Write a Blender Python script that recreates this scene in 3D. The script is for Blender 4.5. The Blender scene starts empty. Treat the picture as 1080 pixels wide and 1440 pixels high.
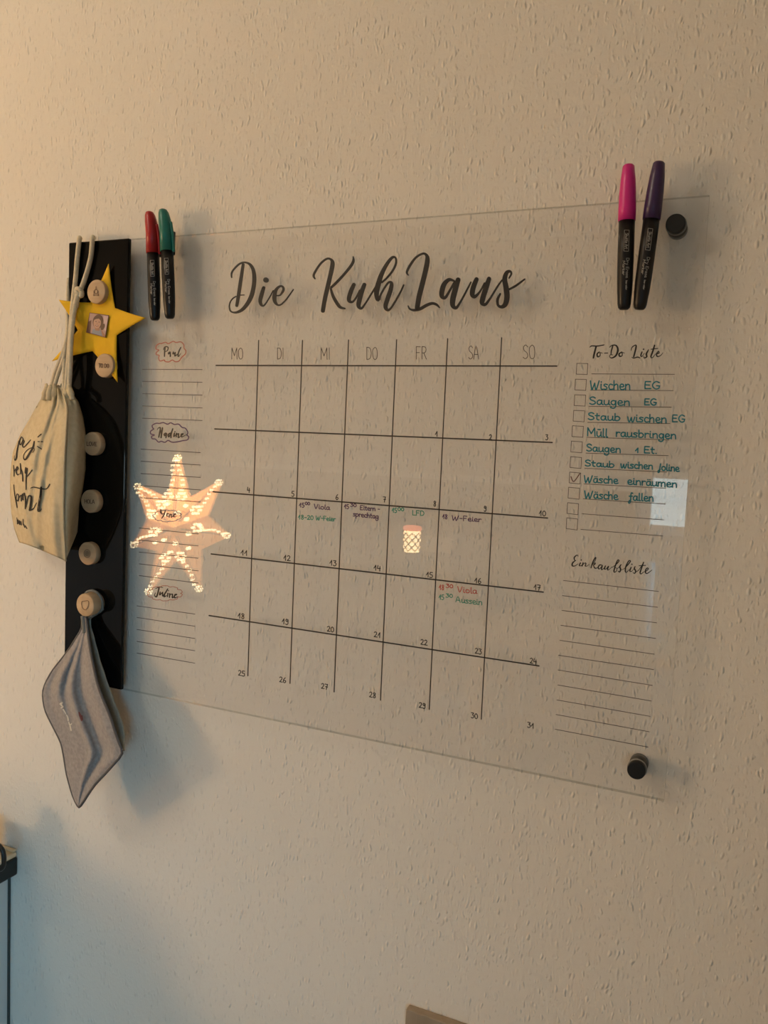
import bpy, bmesh, math, random
from mathutils import Vector, Matrix
from mathutils.bvhtree import BVHTree
from mathutils import noise
random.seed(7)
SC = bpy.context.scene
COL = SC.collection
PI = math.pi

# ---------------------------------------------------------------- camera
U = 0.0505          # one calendar column in metres
Z0 = 1.51           # height of the calendar's header line
GAP = 0.30          # columns between the board's front and the wall
F = 1158.89
R0 = Vector((0.91147456, 0.07444375, -0.40456429))    # camera right  (board x, board y down, depth)
R1 = Vector((-0.04372328, 0.99544972, 0.0846648))     # camera down
R2 = Vector((0.40902617, -0.05948093, 0.91058202))    # third column pieces, see below
# rows of the world->camera rotation
ROWR = Vector((0.91147456, -0.04372328, 0.40902617))
ROWD = Vector((0.07444375, 0.99544972, -0.05948093))
ROWF = Vector((-0.40456429, 0.0846648, 0.91058202))
CB = Vector((10.18268058, 1.41538605, -14.16417922))

def W(x, y, z):                     # board coordinates -> world metres
    return Vector((x * U, (z - GAP) * U, Z0 - y * U))
def D(v):                           # direction
    return Vector((v[0], v[2], -v[1]))
def ray(px, py):
    return ROWR * ((px - 540) / F) + ROWD * ((py - 720) / F) + ROWF
def PB(px, py, z=0.0):
    d = ray(px, py); k = (z - CB[2]) / d[2]
    return CB + d * k
def P(px, py, z=0.0):
    return W(*PB(px, py, z))
def MP(px, py, dist):               # real place of a thing whose mirror image in the board stands at depth dist
    b = PB(px, py, dist)
    return W(b[0], b[1], -dist)

cam = bpy.data.cameras.new('camera'); cam.sensor_fit = 'VERTICAL'; cam.sensor_height = 36.0
cam.lens = F / 1440 * 36; cam.clip_start = 0.02
co = bpy.data.objects.new('camera', cam); COL.objects.link(co)
r_, u_, b_ = D(ROWR), -D(ROWD), -D(ROWF)
M = Matrix(((r_.x, u_.x, b_.x, 0), (r_.y, u_.y, b_.y, 0), (r_.z, u_.z, b_.z, 0), (0, 0, 0, 1)))
co.matrix_world = Matrix.Translation(W(*CB)) @ M
SC.camera = co

# ---------------------------------------------------------------- sky, exposure
SKY = (0.27, 0.68, 1.0); SKY_S = 19.0
w = bpy.data.worlds.new('dusk_sky'); SC.world = w; w.use_nodes = True
_wt = w.node_tree; _bg = _wt.nodes['Background']; _bg.inputs[1].default_value = SKY_S
_tc = _wt.nodes.new('ShaderNodeTexCoord'); _sx = _wt.nodes.new('ShaderNodeSeparateXYZ'); _cr = _wt.nodes.new('ShaderNodeValToRGB')
_wt.links.new(_tc.outputs['Generated'], _sx.inputs[0])
_ma = _wt.nodes.new('ShaderNodeMath'); _ma.operation = 'MULTIPLY_ADD'; _ma.inputs[1].default_value = .5; _ma.inputs[2].default_value = .5
_wt.links.new(_sx.outputs[2], _ma.inputs[0]); _wt.links.new(_ma.outputs[0], _cr.inputs[0])
# overcast dusk sky over a dark ground
_cr.color_ramp.elements[0].position = .49; _cr.color_ramp.elements[0].color = (.05 * SKY[0], .05 * SKY[1], .05 * SKY[2], 1)
_cr.color_ramp.elements[1].position = .51; _cr.color_ramp.elements[1].color = (*SKY, 1)
_wt.links.new(_cr.outputs[0], _bg.inputs[0])
SC.view_settings.view_transform = 'Standard'; SC.view_settings.look = 'None'
SC.view_settings.exposure = 0.0; SC.view_settings.gamma = 1.0
SC.view_settings.use_curve_mapping = False
LAMP_COL = (1.0, .62, .30)
LAMP_W = 33.0
CEIL_W = 12.0
CEIL_COL = (1.0, .86, .68)
EMIT = 1.0

# room extents (metres)
XL, XR, YF, ZC = -2.55, 1.45, -3.5, 2.5

# ---------------------------------------------------------------- helpers
def mat(name, col, rough=0.6, metal=0.0, spec=0.5, emit=None, es=0.0, sheen=0.0):
    m = bpy.data.materials.new(name); m.use_nodes = True
    b = m.node_tree.nodes['Principled BSDF']
    b.inputs['Base Color'].default_value = (*col, 1); b.inputs['Roughness'].default_value = rough
    b.inputs['Metallic'].default_value = metal; b.inputs['Specular IOR Level'].default_value = spec
    if emit: b.inputs['Emission Color'].default_value = (*emit, 1); b.inputs['Emission Strength'].default_value = es * EMIT
    if sheen: b.inputs['Sheen Weight'].default_value = sheen
    return m
def N(m, t, **k):
    n = m.node_tree.nodes.new(t)
    for a, v in k.items(): setattr(n, a, v)
    return n
def L(m, a, b): m.node_tree.links.new(a, b)
def noise_col(m, c1, c2, scale, detail=4, stretch=(1, 1, 1), bump=0.0, dist=0.001, lo=.35, hi=.65):
    b = m.node_tree.nodes['Principled BSDF']
    tc = N(m, 'ShaderNodeTexCoord'); mp = N(m, 'ShaderNodeMapping'); mp.inputs['Scale'].default_value = stretch
    L(m, tc.outputs['Object'], mp.inputs['Vector'])
    n = N(m, 'ShaderNodeTexNoise'); n.inputs['Scale'].default_value = scale; n.inputs['Detail'].default_value = detail
    L(m, mp.outputs[0], n.inputs['Vector'])
    r = N(m, 'ShaderNodeValToRGB'); r.color_ramp.elements[0].position = lo; r.color_ramp.elements[1].position = hi
    r.color_ramp.elements[0].color = (*c1, 1); r.color_ramp.elements[1].color = (*c2, 1)
    L(m, n.outputs['Fac'], r.inputs[0]); L(m, r.outputs[0], b.inputs['Base Color'])
    if bump:
        bp = N(m, 'ShaderNodeBump'); bp.inputs['Strength'].default_value = bump; bp.inputs['Distance'].default_value = dist
        L(m, n.outputs['Fac'], bp.inputs['Height']); L(m, bp.outputs[0], b.inputs['Normal'])
    return m
def tag(o, label=None, cat=None, group=None, kind=None):
    if label: o['label'] = label
    if cat: o['category'] = cat
    if group: o['group'] = group
    if kind: o['kind'] = kind
    return o
def empty(name, loc, label, cat, group=None):
    o = bpy.data.objects.new(name, None); o.empty_display_size = .02; o.location = loc; COL.objects.link(o)
    return tag(o, label, cat, group)
def obj(name, bm, m, parent=None, smooth=True, kind=None, label=None):
    # bm holds world coordinates
    me = bpy.data.meshes.new(name)
    if isinstance(bm, tuple):
        me.from_pydata([tuple(v) for v in bm[0]], [], bm[1]); me.update()
    else:
        bmesh.ops.recalc_face_normals(bm, faces=bm.faces[:]); bm.to_mesh(me); bm.free()
    me.materials.append(m)
    if smooth:
        for p in me.polygons: p.use_smooth = True
    o = bpy.data.objects.new(name, me); COL.objects.link(o)
    vs = [v.co for v in me.vertices]
    if parent is None:
        if vs:
            c = Vector((sum(v.x for v in vs) / len(vs), sum(v.y for v in vs) / len(vs), min(v.z for v in vs)))
            me.transform(Matrix.Translation(-c)); o.location = c
    else:
        o.parent = parent
        root = Vector((0, 0, 0)); q = parent
        while q: root += q.location; q = q.parent
        me.transform(Matrix.Translation(-root))
    if kind: o['kind'] = kind
    if label: o['label'] = label
    return o
def box(bm, a, b, bevel=0.0, seg=2):
    n = bmesh.ops.create_cube(bm, size=1)['verts']
    a = Vector(a); b = Vector(b); c = (a + b) / 2; s = b - a
    for v in n: v.co = Vector((v.co.x * s.x + c.x, v.co.y * s.y + c.y, v.co.z * s.z + c.z))
    if bevel:
        es = list({e for v in n for e in v.link_edges})
        bmesh.ops.bevel(bm, geom=es, offset=bevel, segments=seg, profile=.5, affect='EDGES')
    return bm
def BX(a, b, bevel=0.0, seg=2): return box(bmesh.new(), a, b, bevel, seg)
def frame_of(t):
    t = t.normalized(); a = Vector((0, 0, 1)) if abs(t.z) < .9 else Vector((1, 0, 0))
    u = t.cross(a).normalized(); return u, t.cross(u).normalized()
def catmull(pts, n=8):
    if len(pts) < 3: return [tuple(p) for p in pts]
    out = []
    q = [pts[0]] + list(pts) + [pts[-1]]
    for i in range(1, len(q) - 2):
        p0, p1, p2, p3 = q[i - 1], q[i], q[i + 1], q[i + 2]
        for k in range(n):
            t = k / n
            out.append(tuple(.5 * ((2 * b) + (-a + c) * t + (2 * a - 5 * b + 4 * c - d) * t * t + (-a + 3 * b - 3 * c + d) * t ** 3)
                             for a, b, c, d in zip(p0, p1, p2, p3)))
    out.append(tuple(pts[-1])); return out
def tube(bm, pts, r, seg=10, n=6, closed_caps=True):
    pts = [Vector(p) for p in catmull([tuple(p) for p in pts], n)]
    rs = r if isinstance(r, (list, tuple)) else [r] * len(pts)
    if len(rs) != len(pts): rs = [rs[min(len(rs) - 1, int(i * len(rs) / len(pts)))] for i in range(len(pts))]
    rings = []; u = None
    for i, p in enumerate(pts):
        t = (pts[min(i + 1, len(pts) - 1)] - pts[max(i - 1, 0)]).normalized()
        if u is None: u, v = frame_of(t)
        else:
            u = (u - t * u.dot(t)).normalized(); v = t.cross(u)
        rings.append([bm.verts.new(p + (u * math.cos(2 * PI * k / seg) + v * math.sin(2 * PI * k / seg)) * rs[i]) for k in range(seg)])
    for a, b in zip(rings, rings[1:]):
        for k in range(seg): bm.faces.new((a[k], a[(k + 1) % seg], b[(k + 1) % seg], b[k]))
    if closed_caps: bm.faces.new(rings[0][::-1]); bm.faces.new(rings[-1])
    return bm
def lathe(bm, base, axis, prof, seg=28, shift=None):
    """prof = [(t, r)] distance along axis, radius; shift(t) -> offset vector"""
    axis = axis.normalized(); u, v = frame_of(axis); rings = []
    for t, r in prof:
        c = base + axis * t + (shift(t) if shift else Vector((0, 0, 0)))
        if r < 1e-6: rings.append([bm.verts.new(c)])
        else: rings.append([bm.verts.new(c + (u * math.cos(2 * PI * k / seg) + v * math.sin(2 * PI * k / seg)) * r) for k in range(seg)])
    for a, b in zip(rings, rings[1:]):
        for k in range(seg):
            k2 = (k + 1) % seg
            if len(a) == 1 and len(b) > 1: bm.faces.new((a[0], b[k2], b[k]))
            elif len(b) == 1 and len(a) > 1: bm.faces.new((a[k], a[k2], b[0]))
            elif len(a) > 1: bm.faces.new((a[k], a[k2], b[k2], b[k]))
    if len(rings[0]) > 1: bm.faces.new(rings[0][::-1])
    if len(rings[-1]) > 1: bm.faces.new(rings[-1])
    return bm

# ---------------------------------------------------------------- strokes and lettering (drawn as flat ink on real surfaces)
class Ink:
    """collects pen strokes, given on the photograph's grid, laid on a surface"""
    def __init__(s, on=-0.006, bvh=None, thick=0.0, lift=.0006): s.v = []; s.f = []; s.on = on; s.bvh = bvh; s.th = thick; s.lift = lift
    def place(s, x, y):
        if s.bvh:
            o = W(*CB); d = (D(ray(x, y))).normalized()
            h = s.bvh.ray_cast(o, d)
            if h[0] is None: return None
            return h[0] - d * s.lift
        return P(x, y, s.on)
    def poly(s, ps):
        q = [s.place(*p) for p in ps]
        if any(a is None for a in q): return
        n = len(s.v); s.v += q; s.f.append(tuple(range(n, n + len(q))))
        if s.th:
            m = len(s.v); s.v += [a + Vector((0, s.th, 0)) for a in q]
            k = len(q)
            for i in range(k): s.f.append((n + i, m + i, m + (i + 1) % k, n + (i + 1) % k))
    def dot(s, x, y, r, n=10): s.poly([(x + r * math.cos(2 * PI * k / n), y + r * math.sin(2 * PI * k / n)) for k in range(n)])
    def stroke(s, pts, curve=True, n=6):
        """pts = [(x, y, width)]"""
        if curve: pts = catmull(pts, n)
        k = len(pts)
        L_, R_ = [], []
        for i, (x, y, w_) in enumerate(pts):
            a = pts[max(0, i - 1)]; b = pts[min(k - 1, i + 1)]
            dx, dy = b[0] - a[0], b[1] - a[1]; l = math.hypot(dx, dy) or 1
            nx, ny = -dy / l * w_ / 2, dx / l * w_ / 2
            L_.append((x + nx, y + ny)); R_.append((x - nx, y - ny))
        for i in range(k - 1): s.poly([L_[i], L_[i + 1], R_[i + 1], R_[i]])
        s.dot(pts[0][0], pts[0][1], pts[0][2] / 2); s.dot(pts[-1][0], pts[-1][1], pts[-1][2] / 2)
    def line(s, x0, y0, x1, y1, w_): s.stroke([(x0, y0, w_), (x1, y1, w_)], False)
    def trace(s, txt, ox, oy, sc, w_=None):
        """strokes 'x,y,w x,y,w | ...' read off an enlargement of the photograph"""
        for st in txt.split('|'):
            ps = []
            for p in st.split():
                q = [float(c) for c in p.split(',')]
                ps.append((ox + q[0] / sc, oy + q[1] / sc, (q[2] if len(q) > 2 else w_) / sc))
            if len(ps) == 1: s.dot(ps[0][0], ps[0][1], ps[0][2] / 2)
            elif ps: s.stroke(ps)
    def text(s, t, x0, y0, x1, y1, h, w_, up=(0, -1)):
        adv = sum(GL.get(c, GL['n'])[0] for c in t)
        ux, uy = (x1 - x0) / adv, (y1 - y0) / adv; vx, vy = up[0] * h / 10, up[1] * h / 10
        X = 0
        for c in t:
            a, g = GL.get(c, GL['n'])
            for st in g.split('|'):
                if not st: continue
                ps = []
                for p in st.split():
                    gx, gy = [float(q) for q in p.split(',')]
                    ps.append((x0 + ux * (X + gx) + vx * gy, y0 + uy * (X + gx) + vy * gy, w_))
                if len(ps) == 1: s.dot(ps[0][0], ps[0][1], w_ * .6)
                else: s.stroke(ps, True, 4)
            X += a
    def done(s, name, m, parent, label=None):
        o = obj(name, (s.v, s.f), m, parent, smooth=False)
        if label: o['label'] = label
        return o
GL = {' ': (4, ''), '-': (5, '1,4.4 4.2,4.4'), '.': (3, '1.2,.4'),
 'A': (8, '.5,0 3.5,10 6.8,0|1.6,3.5 5.8,3.5'), 'D': (7.5, '1,10 1,0|1,10 5,9.2 6.6,5 5,.8 1,0'), 'E': (7, '6,9.6 1.4,9.6|1.4,9.6 1,5 1,0|1,5 5,5|1,0 6.2,.3'),
 'F': (6.5, '1,10 1,0|1,10 5.6,9.8|1,5.2 4.6,5.2'), 'G': (8, '6.8,8.6 4,10 1.2,7 1,3 3.6,0 6.4,1.2 6.8,4|4.4,4.4 7.2,4.2'),
 'H': (7.5, '1,10 1,0|6.5,10 6.5,0|1,5.2 6.5,5.2'), 'I': (3, '1.5,10 1.5,0'), 'J': (5, '4,9.5 3.2,4 2.6,-2 1.2,-3.6 .6,-1.5 3.4,1'),
 'K': (7, '1,10 1,0|6,10 1.2,4.6|2.6,5.8 6.2,0'), 'L': (6, '1,10 1,0|1,0 5.6,.2'), 'M': (9.5, '1,0 1.2,10|1.2,10 4.6,3|4.6,3 8,10|8,10 8.4,0'), 'O': (8, '4,10 1.2,8 1,4 2,1 4,0 6.2,1.2 6.8,5 6,8.6 4,10'),
 'R': (7, '1,10 1,0|1,10 4.6,9.6 5.6,7.4 4.2,5.2 1,5|3,5 6,0'), 'S': (6.5, '5.6,8.6 3.6,10 1.2,8.4 2,6 5,4.2 5.6,1.6 3,0 .8,1.2'), 'T': (7, '3.5,10 3.4,0|.4,10 6.6,10'),
 'U': (7, '1,10 1,3 3,0 5,1.4 6,10'), 'V': (7, '.6,10 3,0 6.2,10'), 'W': (10, '.6,9.5 1.8,.2 2.6,.6 4.8,7|4.8,7 5.6,.4 6.6,.4 9.2,9.6'),
 'a': (6, '4.8,5.4 2.4,6 .8,3.6 1.4,.6 3.6,.6 4.9,5|4.9,5.8 4.9,1.2 6,.2'), 'ä': (6, '4.8,5.4 2.4,6 .8,3.6 1.4,.6 3.6,.6 4.9,5|4.9,5.8 4.9,1.2 6,.2|2,8.4 2.4,8.5|4,8.4 4.4,8.5'),
 'b': (6, '1,10 .9,.4|.9,2 1.4,5 3.4,6 5.2,3.6 4,.6 2,0 .9,1'), 'c': (5, '4.6,5.2 2.2,6 .8,3.2 2,.2 5,.6'), 'd': (6, '4.8,5.4 2.4,6 .8,3.2 2,.2 4.2,1.4 5,5|5.2,10 5,0'),
 'e': (5.6, '.8,3 4.4,3.4 4,5.8 2,6 .8,3.6 1.4,.8 3.2,0 5.4,.8'), 'f': (5, '5,9.4 3.6,10 2.8,6 2.4,-2 1,-4 .4,-2 2.6,.6|1,5.4 4.6,5.6'),
 'g': (6, '4.8,5.4 2.4,6 .8,3.4 2,.6 4,1 4.9,5|5,5.8 4.8,-1.6 3,-4.2 .6,-3.4 .8,-1.8'), 'h': (6, '1,10 .9,0|.9,3.6 2.8,6 4.6,5 4.8,0'), 'i': (3, '1.2,6 1.1,1 2.6,.2|1.3,8.4'),
 'k': (5.6, '1,10 1,0|4.6,6 1.2,3 5,0'), 'l': (3, '1.4,10 1.2,1 2.6,.2'), 'm': (9, '.8,6 .8,0|.8,4 2.6,6 4,5 4,0|4,4 5.8,6 7.6,5 7.8,0'), 'n': (6, '.9,6 .9,0|.9,3.8 2.8,6 4.7,5 5,0'),
 'o': (6, '3,6 .9,4.6 1,1.2 3,0 5,1.4 5,4.6 3,6'), 'p': (6, '1,6 .8,-4|.9,4 2.6,6 5,4.4 4.6,1.2 2.4,.2 .9,1.4'), 'r': (4.6, '.9,6 .9,0|.9,3.4 2.4,5.8 4.4,5.4'), 's': (5, '4.4,5.4 2.2,6 1,4.6 3.8,2.4 3.4,.4 .6,.4'),
 't': (4.6, '2,9 1.8,1.2 3.6,.2|.4,6 4,6'), 'u': (6, '.9,6 1,1.4 2.6,0 4.6,2 5,6|5,6 5,1 6,.2'), 'ü': (6, '.9,6 1,1.4 2.6,0 4.6,2 5,6|5,6 5,1 6,.2|1.8,8.6 4.2,8.6'), 'v': (5, '.6,6 2.4,0 4.4,6'),
 'w': (8, '.6,6 1.4,.4 2.4,.2 4,5.4|4,5.4 4.6,.4 5.8,.2 7.4,6'), 'y': (5.4, '.8,6 1.6,2 4.4,3|4.8,6 3.4,-2 1.2,-4'),
 '0': (6, '3,9.6 1,7 1,2 3,0 5,2.4 5,7 3,9.6'), '1': (5, '.6,3.6 3.4,9.6|3.4,9.6 3.2,0'), '2': (6, '1,8 3,9.8 4.8,7.6 3.2,3.6 .8,.2|.8,.2 5.4,.4'), '3': (6, '1,9.4 4.8,9.4 2.8,6|2.8,6 5,4.4 4.4,1 2.4,-.4 .8,.6'),
 '4': (6, '1.6,9.8 .8,4|.8,4 5.4,4.4|4.6,8 4.2,-.4'), '5': (6, '5,9.8 1.6,9.6|1.6,9.6 1.2,5.6 4.2,5.4 4.8,2 2.8,-.2 .8,.6'), '6': (6, '4.2,9.8 1.6,6 1,2 2.8,0 4.8,2 4,4.6 1.4,4'),
 '7': (6, '.8,9.6 5,9.6|5,9.6 3.6,4 2.8,-.4|1.6,4.8 5,4.8'), '8': (6, '4.6,8.4 2.8,9.8 1.4,7.8 4.4,3.4 3.6,.2 1.6,.6 1.6,3.4 4.2,6.6 4.6,8.4'), '9': (6, '4.4,8 2.6,9.8 1.2,7.4 2.6,5.2 4.5,7.6|4.6,9 4.4,2 2.8,-.6 1,.6')}

# ---------------------------------------------------------------- materials
def wall_mat(name, c1, c2, bump=1.0):
    m = mat(name, c1, .85, spec=.15); b = m.node_tree.nodes['Principled BSDF']
    tc = N(m, 'ShaderNodeTexCoord')
    # fine mottling of the paint
    n0 = N(m, 'ShaderNodeTexNoise'); n0.inputs['Scale'].default_value = 3; n0.inputs['Detail'].default_value = 3
    L(m, tc.outputs['Object'], n0.inputs['Vector'])
    r0 = N(m, 'ShaderNodeValToRGB'); r0.color_ramp.elements[0].color = (*c1, 1); r0.color_ramp.elements[1].color = (*c2, 1)
    L(m, n0.outputs['Fac'], r0.inputs[0]); L(m, r0.outputs[0], b.inputs['Base Color'])
    # wood chips under the paper: stretched blobs, two sizes
    def chips(scale, st, lo, hi, rot):
        mp = N(m, 'ShaderNodeMapping'); mp.inputs['Scale'].default_value = st; mp.inputs['Rotation'].default_value = (0, rot, 0)
        nz = N(m, 'ShaderNodeTexNoise'); nz.inputs['Scale'].default_value = 60; nz.inputs['Detail'].default_value = 1
        L(m, tc.outputs['Object'], nz.inputs['Vector'])
        ad = N(m, 'ShaderNodeVectorMath', operation='MULTIPLY_ADD'); ad.inputs[1].default_value = (.006,) * 3
        L(m, nz.outputs['Color'], ad.inputs[0]); L(m, tc.outputs['Object'], ad.inputs[2]); L(m, ad.outputs[0], mp.inputs['Vector'])
        v = N(m, 'ShaderNodeTexVoronoi'); v.feature = 'F1'; v.inputs['Scale'].default_value = scale
        L(m, mp.outputs[0], v.inputs['Vector'])
        mr = N(m, 'ShaderNodeMapRange'); mr.interpolation_type = 'SMOOTHSTEP'
        mr.inputs['From Min'].default_value = lo; mr.inputs['From Max'].default_value = hi; mr.inputs['To Min'].default_value = 1; mr.inputs['To Max'].default_value = 0
        L(m, v.outputs['Distance'], mr.inputs['Value'])
        sp = N(m, 'ShaderNodeSeparateColor'); L(m, v.outputs['Color'], sp.inputs[0])
        gt = N(m, 'ShaderNodeMapRange'); gt.inputs['From Min'].default_value = .25; gt.inputs['From Max'].default_value = .9
        L(m, sp.outputs[0], gt.inputs['Value'])
        mu = N(m, 'ShaderNodeMath', operation='MULTIPLY'); L(m, mr.outputs[0], mu.inputs[0]); L(m, gt.outputs[0], mu.inputs[1])
        return mu
    a = chips(270, (1.0, 1.0, .40), .0, .5, .3); c = chips(430, (1.0, 1.0, .5), .0, .5, -.25)
    n2 = N(m, 'ShaderNodeTexNoise'); n2.inputs['Scale'].default_value = 200; n2.inputs['Detail'].default_value = 3
    L(m, tc.outputs['Object'], n2.inputs['Vector'])
    s1 = N(m, 'ShaderNodeMath', operation='MULTIPLY_ADD'); s1.inputs[1].default_value = .45; L(m, c.outputs[0], s1.inputs[0]); L(m, a.outputs[0], s1.inputs[2])
    s2 = N(m, 'ShaderNodeMath', operation='MULTIPLY_ADD'); s2.inputs[1].default_value = .5; L(m, n2.outputs['Fac'], s2.inputs[0]); L(m, s1.outputs[0], s2.inputs[2])
    bp = N(m, 'ShaderNodeBump'); bp.inputs['Strength'].default_value = bump; bp.inputs['Distance'].default_value = .00082
    L(m, s2.outputs[0], bp.inputs['Height']); L(m, bp.outputs[0], b.inputs['Normal'])
    return m
M_WALL = wall_mat('woodchip wallpaper', (.74, .70, .63), (.79, .75, .68))
M_ROOM = mat('room wall paint', (.50, .49, .46), .9)
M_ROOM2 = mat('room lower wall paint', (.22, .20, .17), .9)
M_CEIL = mat('ceiling paint', (.78, .76, .72), .9)
M_FLOOR = noise_col(mat('oak floor', (.3, .2, .12), .5), (.26, .17, .10), (.36, .25, .16), 6, stretch=(1, 8, 1))
M_WHITE = mat('white lacquer', (.62, .65, .64), .45)
M_TRIM = mat('white trim', (.8, .8, .78), .4)
M_BLACKTOP = mat('black worktop edge', (.012, .011, .009), .35)
M_TOP = noise_col(mat('worktop painted sheen', (.75, .62, .42), .18, spec=.8), (.74, .60, .38), (.86, .72, .50), 30, bump=.05)  # pale gold colour paints in the warm lamp's reflection on the surface
M_INK = mat('dark vinyl', (.013, .010, .008), .45)
M_LINE = mat('printed line', (.022, .016, .013), .5)
M_THIN = mat('thin printed line', (.055, .038, .03), .5)
M_TEAL = mat('teal ink', (.003, .19, .25), .5)
M_PUR = mat('purple ink', (.075, .022, .10), .5)
M_RED = mat('red ink', (.48, .07, .05), .5)
M_CLOUD = mat('pale red ink', (.42, .14, .10), .5)
M_GRN = mat('green ink', (.03, .27, .19), .5)
M_BLUE = mat('pale blue ink', (.22, .30, .32), .5)
M_BROWNINK = mat('brown ink', (.15, .07, .05), .5)

def glass_mat(name, tint, base=.042, back=.35):
    m = bpy.data.materials.new(name); m.use_nodes = True; t = m.node_tree; t.nodes.clear()
    out = N(m, 'ShaderNodeOutputMaterial'); mx = N(m, 'ShaderNodeMixShader')
    tr = N(m, 'ShaderNodeBsdfTransparent'); tr.inputs[0].default_value = (*tint, 1)
    gl = N(m, 'ShaderNodeBsdfGlossy'); gl.inputs['Roughness'].default_value = .004
    lw = N(m, 'ShaderNodeLayerWeight'); lw.inputs['Blend'].default_value = .5
    pw = N(m, 'ShaderNodeMath', operation='POWER'); pw.inputs[1].default_value = 5
    ma = N(m, 'ShaderNodeMath', operation='MULTIPLY_ADD'); ma.inputs[1].default_value = 1 - base; ma.inputs[2].default_value = base
    gm = N(m, 'ShaderNodeNewGeometry'); pass
    L(m, lw.outputs['Facing'], pw.inputs[0]); L(m, pw.outputs[0], ma.inputs[0]); L(m, ma.outputs[0], mx.inputs[0])
    L(m, tr.outputs[0], mx.inputs[1]); L(m, gl.outputs[0], mx.inputs[2]); L(m, mx.outputs[0], out.inputs[0])
    return m
M_ACRYL = glass_mat('clear acrylic', (1, 1, 1), .040)
M_EDGE = glass_mat('acrylic edge', (.74, .74, .70), .08)
M_PANE = glass_mat('window glass', (.96, .98, .98))

# ---------------------------------------------------------------- the room
def struct(name, bm, m, parent=None): return tag(obj(name, bm, m, parent, smooth=False), kind='structure')
struct('wall_back', BX((XL, 0, 0), (XR, .12, ZC)), M_WALL)
struct('floor', BX((XL, YF, -.1), (XR, 0, 0)), M_FLOOR)
struct('ceiling', BX((XL, YF, ZC), (XR, 0, ZC + .1)), M_CEIL)
def wall_with_hole(name, axis, at, lo, hi, h0, h1, z0, z1, m, th):
    """a wall of constant x (axis 0) or y (axis 1) from lo to hi with one opening h0..h1, z0..z1"""
    bm = bmesh.new()
    for a, b, c, d in ((lo, h0, 0, ZC), (h1, hi, 0, ZC), (h0, h1, 0, z0), (h0, h1, z1, ZC)):
        if axis == 0: box(bm, (min(at, at + th), a, c), (max(at, at + th), b, d))
        else: box(bm, (a, min(at, at + th), c), (b, max(at, at + th), d))
    return struct(name, bm, m)
def window(name, axis, at, a, b, z0, z1, sign, mullions=1, blind=None):
    s = .05
    def B3(p0, p1, q0, q1, c0, c1):
        return ((c0, p0, q0), (c1, p1, q1)) if axis == 0 else ((p0, c0, q0), (p1, c1, q1))
    c0, c1 = sorted((at + sign * .02, at + sign * .07))
    bm = bmesh.new()
    for q in ((a, a + s, z0, z1), (b - s, b, z0, z1), (a, b, z0, z0 + s), (a, b, z1 - s, z1)):
        box(bm, *B3(*q[:2], *q[2:], c0, c1), .004)
    fr = struct(name, bm, M_TRIM)
    for k in range(mullions):
        x = a + (b - a) * (k + 1) / (mullions + 1)
        obj('mullion', BX(*B3(x - .035, x + .035, z0 + s, z1 - s, c0, c1), .004), M_TRIM, fr, smooth=False)
    cm = (c0 + c1) / 2
    obj('pane', BX(*B3(a + s, b - s, z0 + s, z1 - s, cm - .002, cm + .002)), M_PANE, fr, smooth=False)
    if blind:
        obj('backlit_blind', BX(*B3(a + s, b - s, z0 + s, z1 - s, cm + sign * .01, cm + sign * .012)), blind, fr, smooth=False); return
    # skylight portal: only guides the sky through the opening
    l = bpy.data.lights.new('window_portal', 'AREA'); l.shape = 'RECTANGLE'; l.size = b - a; l.size_y = z1 - z0
    l.cycles.is_portal = True
    o = bpy.data.objects.new('window_portal', l); COL.objects.link(o)
    if axis == 0: o.location = (at + sign * .1, (a + b) / 2, (z0 + z1) / 2); o.rotation_euler = (PI / 2, 0, -PI / 2 if sign < 0 else PI / 2)
    else: o.location = ((a + b) / 2, at + sign * .1, (z0 + z1) / 2); o.rotation_euler = (PI / 2, 0, PI if sign < 0 else 0)
WL = (-2.6, -1.9, 1.16, 1.36)
wall_with_hole('wall_left', 0, XL, YF, .12, WL[0], WL[1], WL[2], WL[3], M_CEIL, -.12)
window('window_1', 0, XL, *WL, -1, 1, mat('backlit rose blind', (.7, .6, .55), .8, emit=(1, .82, .72), es=3.0))
WF = (.02, .30, 1.04, 1.37)
wall_with_hole('wall_front', 1, YF, XL, XR, WF[0], WF[1], WF[2], WF[3], M_ROOM, -.12)
window('window_2', 1, YF, *WF, -1, 0, mat('backlit white blind', (.8, .8, .8), .8, emit=(.72, .92, 1.0), es=4.2))
WR = (-3.35, -1.9, .85, 1.80)
wall_with_hole('wall_right', 0, XR, YF, .12, WR[0], WR[1], WR[2], WR[3], M_ROOM, .12)
window('window_3', 0, XR, *WR, 1, 1)
def blocker():  # added out of view to block window light from the lower right wall
    t = empty('tall_blocker', (1.24, -1.4, 0), 'added unseen tall cupboard against the right wall behind the viewer', 'blocker')
    obj('body', BX((1.11, -1.62, .08), (XR - .001, -1.18, 2.2), .003), M_WHITE, t, smooth=False)
    for z0_, z1_ in ((.1, 1.2), (1.21, 2.19)):
        d = obj('door', BX((1.09, -1.61, z0_), (1.108, -1.19, z1_), .002), M_WHITE, t, smooth=False)
        obj('knob', lathe(bmesh.new(), Vector((1.09, -1.24, (z0_ + z1_) / 2)), Vector((-1, 0, 0)), [(0, .005), (.012, .006), (.018, .012), (.024, .008), (.025, 0)], 16), M_TRIM, d)
    obj('plinth', BX((1.13, -1.6, 0), (XR - .001, -1.2, .08)), M_WHITE, t, smooth=False)
blocker()
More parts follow.
